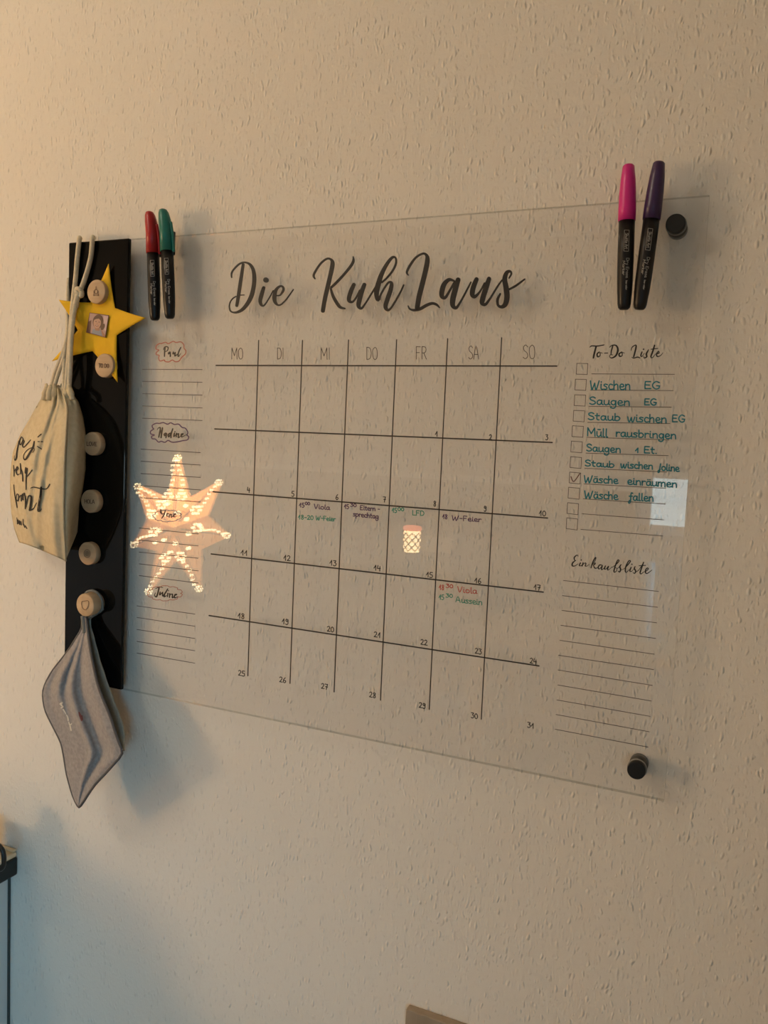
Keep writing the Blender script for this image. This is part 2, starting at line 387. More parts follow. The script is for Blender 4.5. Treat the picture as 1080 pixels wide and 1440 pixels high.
# room corner door casing and rail that mirror in the board
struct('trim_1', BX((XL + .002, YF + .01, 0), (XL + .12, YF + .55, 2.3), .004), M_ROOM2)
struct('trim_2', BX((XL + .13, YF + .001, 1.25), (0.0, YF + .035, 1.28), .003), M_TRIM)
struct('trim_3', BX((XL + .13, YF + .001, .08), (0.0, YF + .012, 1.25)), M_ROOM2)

# ---------------------------------------------------------------- globe floor lamp at the left: the warm main light
LPOS = Vector((-1.45, -1.10, 1.48))
M_BRASS = mat('brushed brass', (.6, .42, .2), .35, 1.0)
def globe_lamp():
    t = empty('floor_lamp', (LPOS.x, LPOS.y, 0), 'warm lit globe floor lamp standing beside the left window', 'lamp')
    b = Vector((LPOS.x, LPOS.y, 0))
    obj('base', lathe(bmesh.new(), b, Vector((0, 0, 1)), [(0, .14), (.012, .14), (.02, .12), (.025, .02)]), M_BRASS, t)
    obj('pole', lathe(bmesh.new(), b + Vector((0, 0, .02)), Vector((0, 0, 1)), [(0, .01), (LPOS.z - .18, .01)], 12), M_BRASS, t)
    bm = bmesh.new(); bmesh.ops.create_uvsphere(bm, u_segments=32, v_segments=16, radius=.155, matrix=Matrix.Translation(LPOS))
    obj('globe', bm, M_PANE, t)
    l = bpy.data.lights.new('bulb', 'POINT'); l.energy = LAMP_W; l.color = LAMP_COL; l.shadow_soft_size = .13
    o = bpy.data.objects.new('bulb', l); o.location = LPOS - t.location; o.parent = t; COL.objects.link(o)
globe_lamp()
# small ceiling lamp
def ceiling_lamp():
    p = Vector((-.75, -1.0, ZC))
    t = empty('ceiling_lamp', p, 'round white glass ceiling lamp near the middle of the room', 'lamp')
    obj('canopy', lathe(bmesh.new(), p, Vector((0, 0, -1)), [(0, .07), (.03, .065), (.035, .05)]), M_TRIM, t)
    bm = bmesh.new(); bmesh.ops.create_uvsphere(bm, u_segments=32, v_segments=16, radius=.17, matrix=Matrix.Translation(p - Vector((0, 0, .2))))
    obj('shade', bm, M_PANE, t)
    l = bpy.data.lights.new('bulb', 'POINT'); l.energy = CEIL_W; l.color = CEIL_COL; l.shadow_soft_size = .15
    o = bpy.data.objects.new('bulb', l); o.location = (0, 0, -.2); o.parent = t; COL.objects.link(o)
ceiling_lamp()

# ---------------------------------------------------------------- paper star lamp (seen mirrored in the board)
def star_lamp():
    dist = 26.0; cpx = (250, 742)
    c = MP(*cpx, dist)
    b = PB(*cpx, dist); zc = (b - CB).dot(ROWF)
    k = zc / F * U                                   # metres per photograph unit at the mirrored lamp
    flip = lambda v: Vector((v[0], v[1], -v[2]))
    rx = D(flip(ROWR)); ry = D(flip(ROWD)); rf = D(flip(ROWF))      # mirrored camera axes: rf points away from the viewer
    t = empty('star_lamp', c, 'orange glowing perforated paper star lamp mirrored in the clear board', 'lamp')
    ms = [mat('glowing star paper', (.6, .25, .10), .8, emit=(1.0, .38, .09), es=e_) for e_ in (13, 10, 3.8)]
    mseam = mat('star paper seam', (.35, .14, .06), .8)
    mh = mat('star lamp holes', (1, .9, .6), .8, emit=(1.0, .80, .45), es=26)
    tips = [(0, -105), (62, -68), (74, 12), (32, 92), (-44, 96), (-66, 26), (-60, -62)]
    n = len(tips)
    def pt(x, y, d): return c + rx * (x * k) + ry * (y * k) + rf * (d * k)
    for i, (x, y) in enumerate(tips):
        a = tips[(i - 1) % n]; bb = tips[(i + 1) % n]
        def valley(p, q):
            mx, my = (p[0] + q[0]) / 2, (p[1] + q[1]) / 2; l = math.hypot(mx, my); return (mx / l * 44, my / l * 44)
        v0, v1 = valley(a, (x, y)), valley((x, y), bb)
        vs = [pt(0, 0, -30), pt(*v0, -6), pt(x, y, 0), pt(*v1, -6), pt(0, 0, 20), pt(*v0, 6), pt(*v1, 6)]
        fs = [(0, 1, 2), (0, 2, 3), (4, 2, 5), (4, 6, 2), (1, 5, 2), (3, 2, 6)]
        obj('star_arm', (vs, fs), ms[(0, 1, 2, 2, 2, 2, 1)[i]], t, smooth=False)
        obj('arm_seam', tube(bmesh.new(), [pt(x * .12, y * .12, -28), pt(x * .97, y * .97, -1)], 1.0 * k, 6, 2), mseam, t)
        # punched dots: two rows and a ring at each arm
        hv, hf = [], []
        l = math.hypot(x, y); ux, uy = x / l, y / l; nx, ny = -uy, ux
        def dot(px_, py_, r):
            s_ = max(0, 1 - math.hypot(px_, py_) / l) * -30 - 5
            q = len(hv); 
            for j in range(6): hv.append(pt(px_ + r * math.cos(j * PI / 3), py_ + r * math.sin(j * PI / 3), s_))
            hf.append(tuple(range(q, q + 6)))
        rowsd = (-.62, .62) if i in (0, 6) else ((.35,) if i % 2 else (-.35,))
        for q_ in rowsd:
            for j in range(7 if i == 0 else 6):
                f_ = .50 + j * (.066 if i == 0 else .070); wd = 24 * (1 - f_) + 2
                sw = q_ * wd + 2.2 * math.sin(j * .9 + i)
                dot(ux * l * f_ + nx * sw, uy * l * f_ + ny * sw, 1.75)
            for j in range(6):
                dot(ux * l * .41 + nx * q_ * 15 + 5.2 * math.cos(j * PI / 3), uy * l * .41 + ny * q_ * 15 + 5.2 * math.sin(j * PI / 3), 2.0)
                dot(ux * l * .93 + 3.6 * math.cos(j * PI / 3), uy * l * .93 + 3.6 * math.sin(j * PI / 3), 1.4)
        dot(ux * 21 + nx * 5, uy * 21 + ny * 5, 3.0); dot(ux * 33 - nx * 9, uy * 33 - ny * 9, 2.7)
        obj('perforation', (hv, hf), mh, t, smooth=False, kind='stuff')
    cord = tube(bmesh.new(), [pt(0, -104, 0), Vector((pt(0, -104, 0).x, pt(0, -104, 0).y, ZC))], .003, 8)
    obj('cord', cord, M_TRIM, t)
star_lamp()

# ---------------------------------------------------------------- plug-in lantern, candle on a table (mirrored in the board)
def lantern():
    b0 = PB(578, 760, 62); dist = 62.0
    c = MP(578, 776, dist); k = (b0 - CB).dot(ROWF) / F * U
    t = empty('plug_lantern', c, 'small glowing lantern with a diamond lattice plugged in on the far wall', 'lantern')
    zz = Vector((0, 0, 1)); m = mat('lantern glow', (1, .8, .5), .6, emit=(1, .70, .34), es=15); mr = mat('lantern rim', (.6, .2, .12), .5, emit=(1, .25, .12), es=6)
    obj('glass_body', lathe(bmesh.new(), c, zz, [(0, 10 * k), (2 * k, 12 * k), (28 * k, 12 * k), (30 * k, 10 * k)]), m, t)
    obj('rim', lathe(bmesh.new(), c + zz * 30 * k, zz, [(0, 12 * k), (3 * k, 13.5 * k), (6 * k, 12 * k), (7 * k, 9 * k)]), mr, t)
    bm = bmesh.new()
    for j in range(8):
        for sg in (1, -1):
            tube(bm, [c + Vector((math.cos(2 * PI * j / 8 + sg * q * .5) * 12.6 * k, math.sin(2 * PI * j / 8 + sg * q * .5) * 12.6 * k, (2 + q * 6.5) * k)) for q in range(5)], .9 * k, 5, 2)
    obj('lattice', bm, mat('lantern wire', (.25, .12, .06), .5), t, kind='stuff')
    y1 = YF + .012
    plate = empty('wall_socket', (c.x + .02, y1, c.z - .02), 'cream double wall socket plate behind the glowing plug lantern', 'socket')
    obj('plate', BX((c.x - 28 * k, y1 + .002, c.z - 10 * k), (c.x + 28 * k, y1 + .014, c.z + 14 * k), .003), mat('cream plastic', (.8, .68, .5), .5), plate)
    obj('plug', BX((c.x - 3 * k, y1 + .014, c.z + 2 * k), (c.x + 3 * k, c.y - 12 * k, c.z + 8 * k), .002), mat('plug plastic', (.8, .7, .55), .5), t)
lantern()
def table_and_candle():
    dist = 50.0; c = MP(899, 893, dist); k = (PB(905, 850, dist) - CB).dot(ROWF) / F * U
    zt = c.z - .012; m = noise_col(mat('beech', (.45, .32, .2), .4), (.42, .29, .18), (.52, .38, .25), 9, stretch=(1, 10, 1))
    t = empty('dining_table', (c.x, c.y, 0), 'light wooden dining table behind the viewer carrying the white candle', 'table')
    obj('tabletop', BX((c.x - .6, c.y - .38, zt - .03), (c.x + .5, c.y + .30, zt), .004), m, t)
    for sx in (-.55, .45):
        for sy in (-.33, .25):
            obj('leg', BX((c.x + sx - .03, c.y + sy - .03, 0), (c.x + sx + .03, c.y + sy + .03, zt - .03), .003), m, t)
    s = empty('candle_plate', (c.x, c.y, zt), 'pale round plate under the white pillar candle', 'plate')
    obj('plate', lathe(bmesh.new(), Vector((c.x, c.y, zt)), Vector((0, 0, 1)), [(0, 20 * k), (3 * k * .4, 34 * k), (5 * k * .5, 36 * k), (5 * k * .4, 33 * k), (.0115, 14 * k)], 40), mat('glazed plate', (.6, .57, .5), .2), s)
    d = empty('pillar_candle', (c.x, c.y, zt + .012), 'white pillar candle with a bare wick mirrored in the board', 'candle')
    zz = Vector((0, 0, 1)); b = Vector((c.x, c.y, zt + .012))
    mw = mat('white wax', (.85, .9, .92), .5)
    obj('wax_body', lathe(bmesh.new(), b, zz, [(0, 15 * k), (104 * k, 15 * k), (107 * k, 14 * k), (105 * k, 12 * k), (103 * k, 2 * k)]), mw, d)
    obj('wick', tube(bmesh.new(), [b + zz * 102 * k, b + zz * 118 * k], .8 * k, 8), mw, d)
table_and_candle()

# ---------------------------------------------------------------- low cabinet and worktop, bottom left
def cabinet():
    # right-hand end of the worktop meets the wall at the corner read off the photograph
    xr = P(26, 1195, GAP).x; zt = P(26, 1197, GAP).z; zb = P(25, 1229, GAP).z
    xc = P(14.5, 1240, GAP).x
    t = empty('worktop', (xr - .3, -.3, zb), 'dark edged kitchen worktop with lamp reflection painted into its surface at the lower left', 'worktop')
    x0 = XL + .75; y0 = -.62
    obj('core', BX((x0, y0, zb), (xr, -.001, zt - .007), .002), M_BLACKTOP, t, smooth=False)
    obj('surface', BX((x0, y0 + .002, zt - .007), (xr - .001, -.001, zt), .0025), M_TOP, t, smooth=False)
    # upstand profile along the wall
    obj('sealing_strip', BX((x0, -.007, zt), (xr - .002, -.001, zt + .003), .001), M_TOP, t, smooth=False)
    c = empty('base_cabinet', (xc - .3, -.3, 0), 'white kitchen base cabinet under the dark edged worktop', 'cabinet')
    obj('side_panel', BX((xc - .018, -.60, .1), (xc, -.001, zb - .001)), M_WHITE, c, smooth=False)
    obj('body', BX((xc - .6, -.57, .1), (xc - .0185, -.001, zb - .001)), M_WHITE, c, smooth=False)
    d = obj('door', BX((xc - .6, -.59, .12), (xc - .02, -.572, zb - .02), .002), M_WHITE, c, smooth=False)
    obj('handle', tube(bmesh.new(), [(xc - .1, -.592, .7), (xc - .1, -.615, .7), (xc - .1, -.615, .85), (xc - .1, -.592, .85)], .005, 10, 3), M_BRASS, d)
    obj('plinth', BX((xc - .6, -.54, 0), (xc - .02, -.03, .1)), mat('dark plinth', (.05, .05, .05), .6), c, smooth=False)
    # dark seam where the side panel meets the wall
    obj('seam_strip', BX((xc, -.004, .1), (xc + .0012, -.0005, zb - .001)), mat('dark joint', (.05, .06, .06), .7), c, smooth=False)
    # black mug just outside the frame; its handle loop reaches into view
    d_ = D(ray(-1.5, 1207)); o_ = W(*CB); k_ = (zt + .022 - o_.z) / d_.z; H = o_ + d_ * k_
    mk = mat('black stoneware', (.008, .008, .008), .4)
    s = empty('mug', (H.x - .056, H.y, zt), 'black mug at the left frame edge showing only its round handle', 'mug')
    b = Vector((H.x - .056, H.y, zt)); zz = Vector((0, 0, 1))
    obj('mug_body', lathe(bmesh.new(), b, zz, [(0, .024), (.002, .028), (.02, .034), (.044, .035), (.0455, .034), (.044, .0325), (.02, .031), (.006, .02), (.006, 0)]), mk, s)
    obj('handle', tube(bmesh.new(), [H + Vector((-.024, 0, .014)), H + Vector((-.012, 0, .0155)), H + Vector((-.003, 0, .0165)), H + Vector((.006, 0, .011)), H + Vector((.0085, 0, 0)), H + Vector((.006, 0, -.010)), H + Vector((-.002, 0, -.0145)), H + Vector((-.014, 0, -.013)), H + Vector((-.024, 0, -.010))], .0028, 12, 5), mk, s)
    return xr, zt
XRW, ZTW = cabinet()
# storage jar on the worktop left of the frame (casts the round-topped shadow)
def jar():
    x, y = -8.3 * U, -4.6 * U; b = Vector((x, y, ZTW)); zz = Vector((0, 0, 1))
    t = empty('storage_jar', b, 'cream storage jar with a wooden lid on the worktop left of the frame', 'jar')
    obj('body', lathe(bmesh.new(), b, zz, [(0, .045), (.01, .055), (.07, .058), (.10, .05), (.105, .045)]), mat('cream ceramic', (.7, .65, .55), .4), t)
    obj('lid', lathe(bmesh.new(), b + zz * .105, zz, [(0, .047), (.010, .047), (.015, .012), (.025, .013), (.028, 0)]), mat('lid wood', (.45, .3, .17), .5), t)
jar()
def bottle():
    b = Vector((-6.15 * U, -1.35 * U, ZTW)); zz = Vector((0, 0, 1))
    t = empty('spice_bottle', b, 'small brown glass bottle on the worktop beside the storage jar', 'bottle')
    obj('body', lathe(bmesh.new(), b, zz, [(0, .018), (.003, .021), (.06, .021), (.07, .016), (.075, .012)]), mat('brown glass', (.08, .035, .01), .15), t)
    obj('cap', lathe(bmesh.new(), b + zz * .075, zz, [(0, .013), (.018, .013), (.019, .011), (.019, 0)]), M_BLACKTOP, t)
bottle()
# lower beige panel just entering at the bottom edge
def low_panel():
    a = P(576, 1411, GAP); b = P(662, 1440, GAP)
    t = tag(obj('beige_panel', BX((a.x, -.010, .2), (a.x + .42, -.0005, a.z), .001), noise_col(mat('grey beige tone', (.42, .34, .25), .6), (.30, .235, .165), (.35, .275, .20), 12, stretch=(8, 8, 1)), smooth=False),
            'beige brown flat panel corner on the wall at the bottom edge', 'panel')
low_panel()

# ---------------------------------------------------------------- the clear calendar board
XB0, XB1, YB0, YB1, TH = -3.95, 9.235, -2.665, 7.19, .10
def board():
    t = empty('calendar_board', W((XB0 + XB1) / 2, YB1, .05), 'large clear acrylic family calendar with black lettering fixed to the wall', 'calendar')
    a = W(XB0, YB1, 0); b = W(XB1, YB0, TH)
    # panel: front and back faces clear, edge strips slightly grey
    bm = BX(a, b); me_edges = []
    pane = obj('acrylic_panel', bm, M_ACRYL, t, smooth=False)
    pane.data.materials.append(M_EDGE)
    for p in pane.data.polygons:
        if abs(p.normal.y) < .5: p.material_index = 1
    for (x, y) in ((8.772, -2.23), (8.772, 6.71)):
        c = W(x, y, 0); yy = Vector((0, -1, 0))
        mb = mat('black metal', (.006, .006, .006), .5, .2)
        s = obj('standoff', lathe(bmesh.new(), W(x, y, GAP), yy, [(0, .0078), ((GAP - TH) * U, .0078)]), mat('dark grey metal', (.09, .09, .085), .35, .5), t)
        obj('washer', lathe(bmesh.new(), c, yy, [(0, .0082), (.0012, .0082)]), mat('grey washer', (.25, .25, .24), .4), s)
        obj('cap', lathe(bmesh.new(), c + yy * .0012, yy, [(0, .0074), (.0001, .0075), (.0055, .0075), (.0060, .0071), (.00601, .0070), (.00601, 0)]), mb, s)
    # title
    k = Ink(-.02, thick=.0009)
    k.trace('285,285,32 255,480,40 225,680,40 203,808,34|138,450,14 140,390,18 190,320,20 250,272,20 310,260,22 370,285,32 410,350,40 425,450,46 418,560,48 390,680,50 340,780,46 270,860,38 190,895,26 130,880,18 110,830,14 118,770,12 150,720,12 195,690,12|240,675,13 295,672,12|573,483,68|545,580,38 520,660,46 500,740,42 510,790,34 535,812,20 570,780,14 620,700,12 665,615,10|705,680,16 750,675,16 785,630,26 795,590,28 775,562,24 735,570,26 695,620,40 680,690,48 685,750,42 715,795,26 760,795,16 820,740,15 880,660,12 920,602,11', 310, 340, 9)
    k.trace('85,350,12 72,320,18 95,270,18 145,200,18 200,160,18 240,170,24 252,210,38 235,300,38 205,430,38 180,540,38 160,655,36|448,140,8 450,180,22 425,230,24 360,310,22 290,385,22 240,432,20|235,445,16 255,510,26 290,575,30 325,620,28 368,632,14|455,405,32 430,460,38 408,530,36 412,562,32 440,570,18 475,530,14 510,460,14|555,405,34 530,470,40 505,560,42 500,610,36 525,632,22 560,590,14 610,510,14 660,430,14|720,385,14 770,340,16 825,270,18 855,200,18 850,152,18 820,148,24 775,200,30 720,300,38 690,390,46 670,470,46 675,540,34 690,550,22 710,500,16 750,430,16 785,385,18 812,392,30 805,450,38 775,540,40 755,610,38 770,645,28 800,635,16 850,560,15 900,470,14 928,408,12', 430, 340, 6.75)
    k.trace('78,265,10 68,240,16 95,185,18 140,125,16 195,94,16 226,108,24 232,150,36 215,240,38 190,340,38 165,440,38 150,528,36|78,512,8 90,535,14 125,546,20 175,535,24 225,507,24 270,492,22 305,502,20 328,525,10|445,312,16 405,302,26 365,340,36 347,400,38 350,438,34 375,445,22 410,390,16 450,320,16|478,302,36 455,380,42 435,460,42 435,508,36 460,528,24 490,490,15 540,400,13 580,322,11|625,298,32 600,360,38 590,418,36 610,438,26 650,400,14 690,330,14|725,294,32 700,370,40 675,450,40 670,488,36 695,500,22 735,450,15 790,360,13 830,305,11|885,290,10 903,255,14 892,235,20 865,248,30 850,300,38 862,370,42 868,440,42 855,498,38 825,520,26 797,505,20 793,460,20 815,415,13|885,380,15 940,350,16 1010,298,11', 560, 340, 5.684)
    k.done('title_lettering', M_INK, t, 'large dark brush script title lettering')
    # grid
    s = 2.16
    hl = [(303.9, 513.9, 783, 514.8), (302, 603.2, 776.5, 622.3), (299.5, 691.6, 770, 728.5), (297, 779, 764, 832.7), (294, 865.6, 758, 936.5)]
    for q in hl:
        k = Ink(-.008); k.line(*q, 1.9); k.done('grid_line', M_LINE, t)
    tops = [(181, 321), (314, 321), (454, 320), (600, 319), (755, 316), (919, 313)]
    bots = [(148, 800), (276, 823), (410, 849), (551, 874), (699, 902), (857, 932)]
    for (x0, y0), (x1, y1) in zip(tops, bots):
        k = Ink(-.008); k.line(280 + x0 / s, 330 + y0 / s, 280 + x1 / s, 580 + y1 / s, 1.6); k.done('grid_line', M_LINE, t)
    for tx, xa, xb, yb, h in (('MO', 97, 135, 378, 34), ('DI', 236, 258, 378, 34), ('MI', 368, 399, 379, 35), ('DO', 507, 544, 379, 37), ('FR', 657, 693, 378, 38), ('SA', 817, 852, 378, 40), ('SO', 982, 1023, 377, 42)):
        k = Ink(-.008); k.text(tx, 280 + xa / s, 330 + yb / s, 280 + xb / s, 330 + yb / s, h / s, .95)
        k.done('weekday_lettering', M_THIN, t)
    # dates, written by hand
    dates = [(721, 73), (885, 83), (1056, 83), (150, 243), (285, 255), (419, 265), (563, 272), (716, 285), (869, 300), (1043, 314), (137, 434), (267, 450), (407, 465), (541, 480), (700, 501), (847, 519), (1027, 539), (128, 626), (262, 643), (399, 666), (541, 683), (683, 706), (848, 733), (1015, 763), (129, 800), (254, 820), (381, 840), (527, 866), (678, 898), (836, 929), (1007, 958)]
    for i, (x, y) in enumerate(dates):
        tx = str(i + 1); hw = (4.4 if len(tx) == 1 else 10.2) / 2; sl = .04 + .04 * ((y - 60) / 190)
        px_, py_ = 280 + x / s, 580 + y / s
        k = Ink(-.008); k.text(tx, px_ - hw, py_ - sl * hw, px_ + hw, py_ + sl * hw, 7.4, 1.25)
        k.done('handwritten_date', M_INK, t)
    # appointments
    def note(name, m, items, lab=None, w_=1.25):
        for it in items:
            k = Ink(-.008); k.text(*it[:6], (it[6] if len(it) > 6 else w_)); k.done(name, m, t, lab)
    note('appointment_text', M_PUR, [('15', 420.5, 713, 428.5, 713.5, 6), ('00', 429, 709.8, 436, 710.3, 4.2), ('Viola', 441.5, 715.2, 464, 717, 6.5),
         ('15', 483.7, 715, 491, 715.5, 6), ('30', 492.3, 712, 501.5, 713, 4.5), ('Eltern -', 506, 716.8, 534.5, 719, 6.3), ('sprechtag', 496.3, 725.8, 532.5, 729.5, 6.6),
         ('18', 622, 729.4, 629.5, 730, 6.5), ('W-Feier', 635.3, 731.3, 677, 734, 6.8)], 'purple handwritten appointment')
    note('appointment_text', M_GRN, [('18-20', 419, 730, 441, 731, 6), ('W-Feier', 444, 731, 472, 733, 6), ('15', 551, 720.5, 558.5, 721, 6.5), ('00', 559, 718, 568.5, 718.6, 4.6), ('LFD', 579.5, 724.2, 597, 725.2, 6.6),
         ('15', 617, 842.6, 624.8, 843.3, 6.6), ('30', 626.5, 839.6, 637, 840.6, 5), ('Aussein', 640.5, 846.5, 678.5, 851, 8)], 'green handwritten appointment')
    note('appointment_text', M_RED, [('18', 617, 829, 625, 829.8, 7), ('30', 626.7, 826, 637.5, 827, 5), ('Viola', 643, 832.5, 671, 835, 8)], 'red handwritten appointment')
    # to-do list
    s = 3.375; ox, oy = 760, 460
    k = Ink(-.008)
    Lf = [(243, 222), (237, 299), (230, 376), (224, 452), (220, 523), (216, 598), (210, 670), (206, 744), (203, 815), (198, 886), (192, 960)]
    Rt = [(636, 224), (630, 301), (622, 380), (615, 458), (610, 535), (606, 610), (600, 688), (593, 765), (592, 840), (585, 915), (580, 991)]
    for a_, b2 in zip(Lf, Rt): k.line(ox + a_[0] / s, oy + a_[1] / s, ox + b2[0] / s, oy + b2[1] / s, .85)
    k.done('todo_rule', M_THIN, t)
    for i, (a0, b0) in enumerate([(170, 172), (163, 247), (160, 321), (155, 395), (149, 468), (144, 541), (140, 615), (136, 688), (131, 760), (126, 833), (122, 905)]):
        sl = 1 + i * .5
        q = [(a0 + 3, b0), (a0 + 55, b0 + sl), (a0 + 52, b0 + 52 + sl), (a0, b0 + 51)]
        q = [(ox + x / s, oy + y / s) for x, y in q]
        k = Ink(-.008)
        for j in range(4): k.line(*q[j], *q[(j + 1) % 4], .8)
        k.done('checkbox', M_THIN, t)
    k = Ink(-.008); k.trace('145,710,5 158,733,5 186,696,5', ox, oy, s); k.done('check_mark', M_BROWNINK, t)
    k = Ink(-.008)
    k.trace('85,165,10.0 110,148,15.0 180,150,16.2 265,135,12.5|165,155,21.2 145,230,23.8 130,300,21.2|205,225,15.0 178,250,20.0 185,285,18.8 215,270,12.5 215,235,12.5 245,240,7.5|270,240,11.2 312,238,11.2|375,150,17.5 358,210,17.5 352,262,12.5|335,165,10.0 370,140,13.8 420,145,18.8 440,200,25.0 415,270,22.5 365,300,16.2 335,285,10.0 345,260,10.0 375,262,10.0|490,225,15.0 455,250,20.0 465,280,18.8 495,270,12.5 495,235,12.5 525,238,7.5|608,205,10.0 620,165,12.5 665,137,15.0 670,165,21.2 655,230,21.2 640,285,18.8|615,290,7.5 640,302,13.8 690,290,16.2 720,300,12.5|745,225,17.5 730,270,17.5 745,282,11.2 775,240,7.5|765,190,21.2|828,195,10.0 818,215,17.5 800,250,21.2 805,285,18.8 775,300,13.8 768,280,8.8|905,140,18.8 880,220,21.2 858,285,18.8 880,295,11.2 915,250,7.5|860,190,11.2 945,180,11.2|930,250,10.0 960,238,15.0 955,215,12.5 930,250,18.8 940,282,16.2 980,270,10.0 1010,235,7.5', 820, 470, 9)
    k.done('list_heading', M_INK, t, 'small dark script heading of the upper list'); k = Ink(-.008)
    k.trace('148,100,9 135,88,10 105,115,16 108,145,12 122,152,9|118,152,10 85,180,18 82,212,17 110,215,11 150,190,7|176,180,15 163,210,14 185,212,8 205,190,6|186,146,17|208,176,13 196,215,15|198,208,8 225,182,10 240,186,14 232,215,14 255,215,8 278,195,6|300,238,13 318,180,16 345,125,15 358,120,11 345,160,9 312,205,9|330,200,8 350,178,11 345,198,9 325,206,9|328,208,10 345,240,14 370,238,9 388,222,6|425,205,11 402,203,14 384,228,15 392,250,12 412,238,9 430,212,9|432,210,14 422,255,15 440,252,8 462,228,6|468,216,15 456,248,15 475,250,9 500,220,9|504,220,14 492,258,15 512,256,8 545,225,6|545,232,6 585,205,10 622,165,13 626,148,12 610,150,13 585,210,16 568,275,16 578,288,11 600,268,9 598,240,7 572,238,7|600,252,7 630,225,8 652,198,10|650,200,12 636,225,17 646,255,17 634,285,15 616,275,8|655,262,6 690,245,7 728,205,12 758,165,13 755,152,11 738,160,14 708,220,16 700,270,16 712,290,11 745,258,6|768,232,15 754,270,15 770,280,9 792,260,6|778,195,17|795,258,6 815,222,10|815,222,12 806,245,16 822,275,16 808,302,13 790,290,8|826,285,7 860,260,8 905,190,10|914,172,13 892,235,16 874,290,16 884,308,11 915,285,7|862,212,10 938,208,10|915,285,7 945,275,8 968,250,12 958,238,10 940,258,15 936,290,15 958,302,11 1012,262,7', 795, 770, 8.307)
    k.done('list_heading', M_INK, t, 'small dark script heading of the lower list')
    T = 1.85
    note('todo_entry', M_TEAL, [('Wischen', 829.5, 547.5, 887, 548, 12.5, T), ('EG', 905.5, 546.5, 929, 547.2, 10.5, T), ('Saugen', 828, 568.5, 886.5, 570.5, 10.5, T), ('EG', 905.5, 569.4, 924, 569.9, 9, T),
        ('Staub', 826, 590, 873, 591.8, 10, T), ('wischen', 882, 592.8, 938, 594.6, 11, T), ('EG', 944.5, 593, 964, 593.9, 10, T), ('Müll', 825, 612.8, 855, 614.8, 11.5, T), ('rausbringen', 865.5, 613.8, 951.5, 617.3, 10.5, T),
        ('Saugen', 824, 634.2, 873.5, 636.8, 10, T), ('1', 893, 636.2, 899, 636.6, 6.6, T), ('Et.', 905, 636.8, 925, 638.2, 9.5, T), ('Staub', 821.8, 655.2, 864.5, 657.6, 8.6, T), ('wischen', 872.4, 657.8, 918.5, 660, 9.4, T), ('Joline', 924.6, 661, 955.5, 663.2, 9.5, T),
        ('Wäsche', 821, 678.2, 869.5, 680.2, 10, T), ('einräumen', 882, 681, 952.5, 685.6, 10, T), ('Wäsche', 821.6, 700.2, 869.5, 702.7, 10.5, T), ('fallen', 883.5, 703.4, 919.5, 705.2, 10.5, T)], 'teal handwritten chore')
    # shopping list rules
    Lf = [(109, 190), (104, 262), (102, 332), (97, 403), (92, 474), (86, 545), (84, 615), (82, 686), (78, 757), (74, 826), (70, 896)]
    Rt = [(560, 242), (556, 317), (552, 391), (547, 465), (540, 540), (537, 613), (531, 688), (526, 762), (521, 835), (516, 908), (511, 981)]
    for a_, b2 in zip(Lf, Rt): k = Ink(-.008); k.line(760 + a_[0] / s, 760 + a_[1] / s, 760 + b2[0] / s, 760 + b2[1] / s, .9); k.done('shopping_rule', M_THIN, t)
    # name lists at the left
    k = Ink(-.008)
    for xa, ya, xb, yb in ((200.4, (519.3, 536.3, 553.6, 570.8, 588.1), 284.3, (519.7, 537.6, 555.6, 573.6, 591.3)), (198.2, (631.6, 648.6, 665.9, 683, 700), 281.8, (636.5, 654, 671.4, 689, 706)),
                           (195.7, (742.5, 759.4, 776.4, 792.9, 809.4), 278.6, (750.9, 767.6, 785, 802.8, 820)), (192.6, (852, 868.3, 885.2, 902, 918.4), 274, (863.6, 880.7, 897.9, 915.1, 932.6))):
        for a_, b2 in zip(ya, yb): k = Ink(-.008); k.line(xa, a_, xb, b2, .9); k.done('name_list_rule', M_THIN, t)
    k = Ink(-.008)
    k.trace('420,290,28.8 410,380,31.2 405,480,26.4|385,340,16.8 400,290,21.6 440,268,24.0 485,290,26.4 470,350,21.6 430,380,15.6|525,385,26.4 490,410,28.8 500,430,24.0 530,400,18.0|535,400,26.4 532,480,31.2|600,390,31.2 590,430,28.8 635,400,18.0|640,395,26.4 632,470,33.6 690,430,14.4|760,285,24.0 720,370,33.6 700,450,33.6 715,480,24.0 760,410,9.6', 205, 470, 15.43)
    k.done('name_lettering', M_INK, t); k = Ink(-.008)
    k.trace('285,260,12.0 310,225,19.2 345,225,24.0 330,320,28.8 315,400,28.8|385,225,28.8 370,320,31.2 358,410,28.8|345,230,16.8 358,300,14.4|335,228,16 352,300,16 362,400,14|450,325,26.4 420,345,31.2 430,375,26.4 460,340,18.0|465,335,24.0 450,410,28.8|530,325,24.0 495,355,31.2 505,395,26.4 540,340,21.6 580,240,21.6|580,245,24.0 550,340,28.8 545,410,28.8|610,330,28.8 600,390,26.4 640,350,12.0|620,300,26.4|650,330,26.4 645,395,24.0|648,360,14.4 690,335,24.0 685,410,26.4 730,380,10.8|740,375,14.4 780,340,21.6 745,345,26.4 745,395,26.4 790,380,15.6 850,350,9.6', 200, 585, 13.5)
    k.done('name_lettering', M_INK, t); k = Ink(-.008)
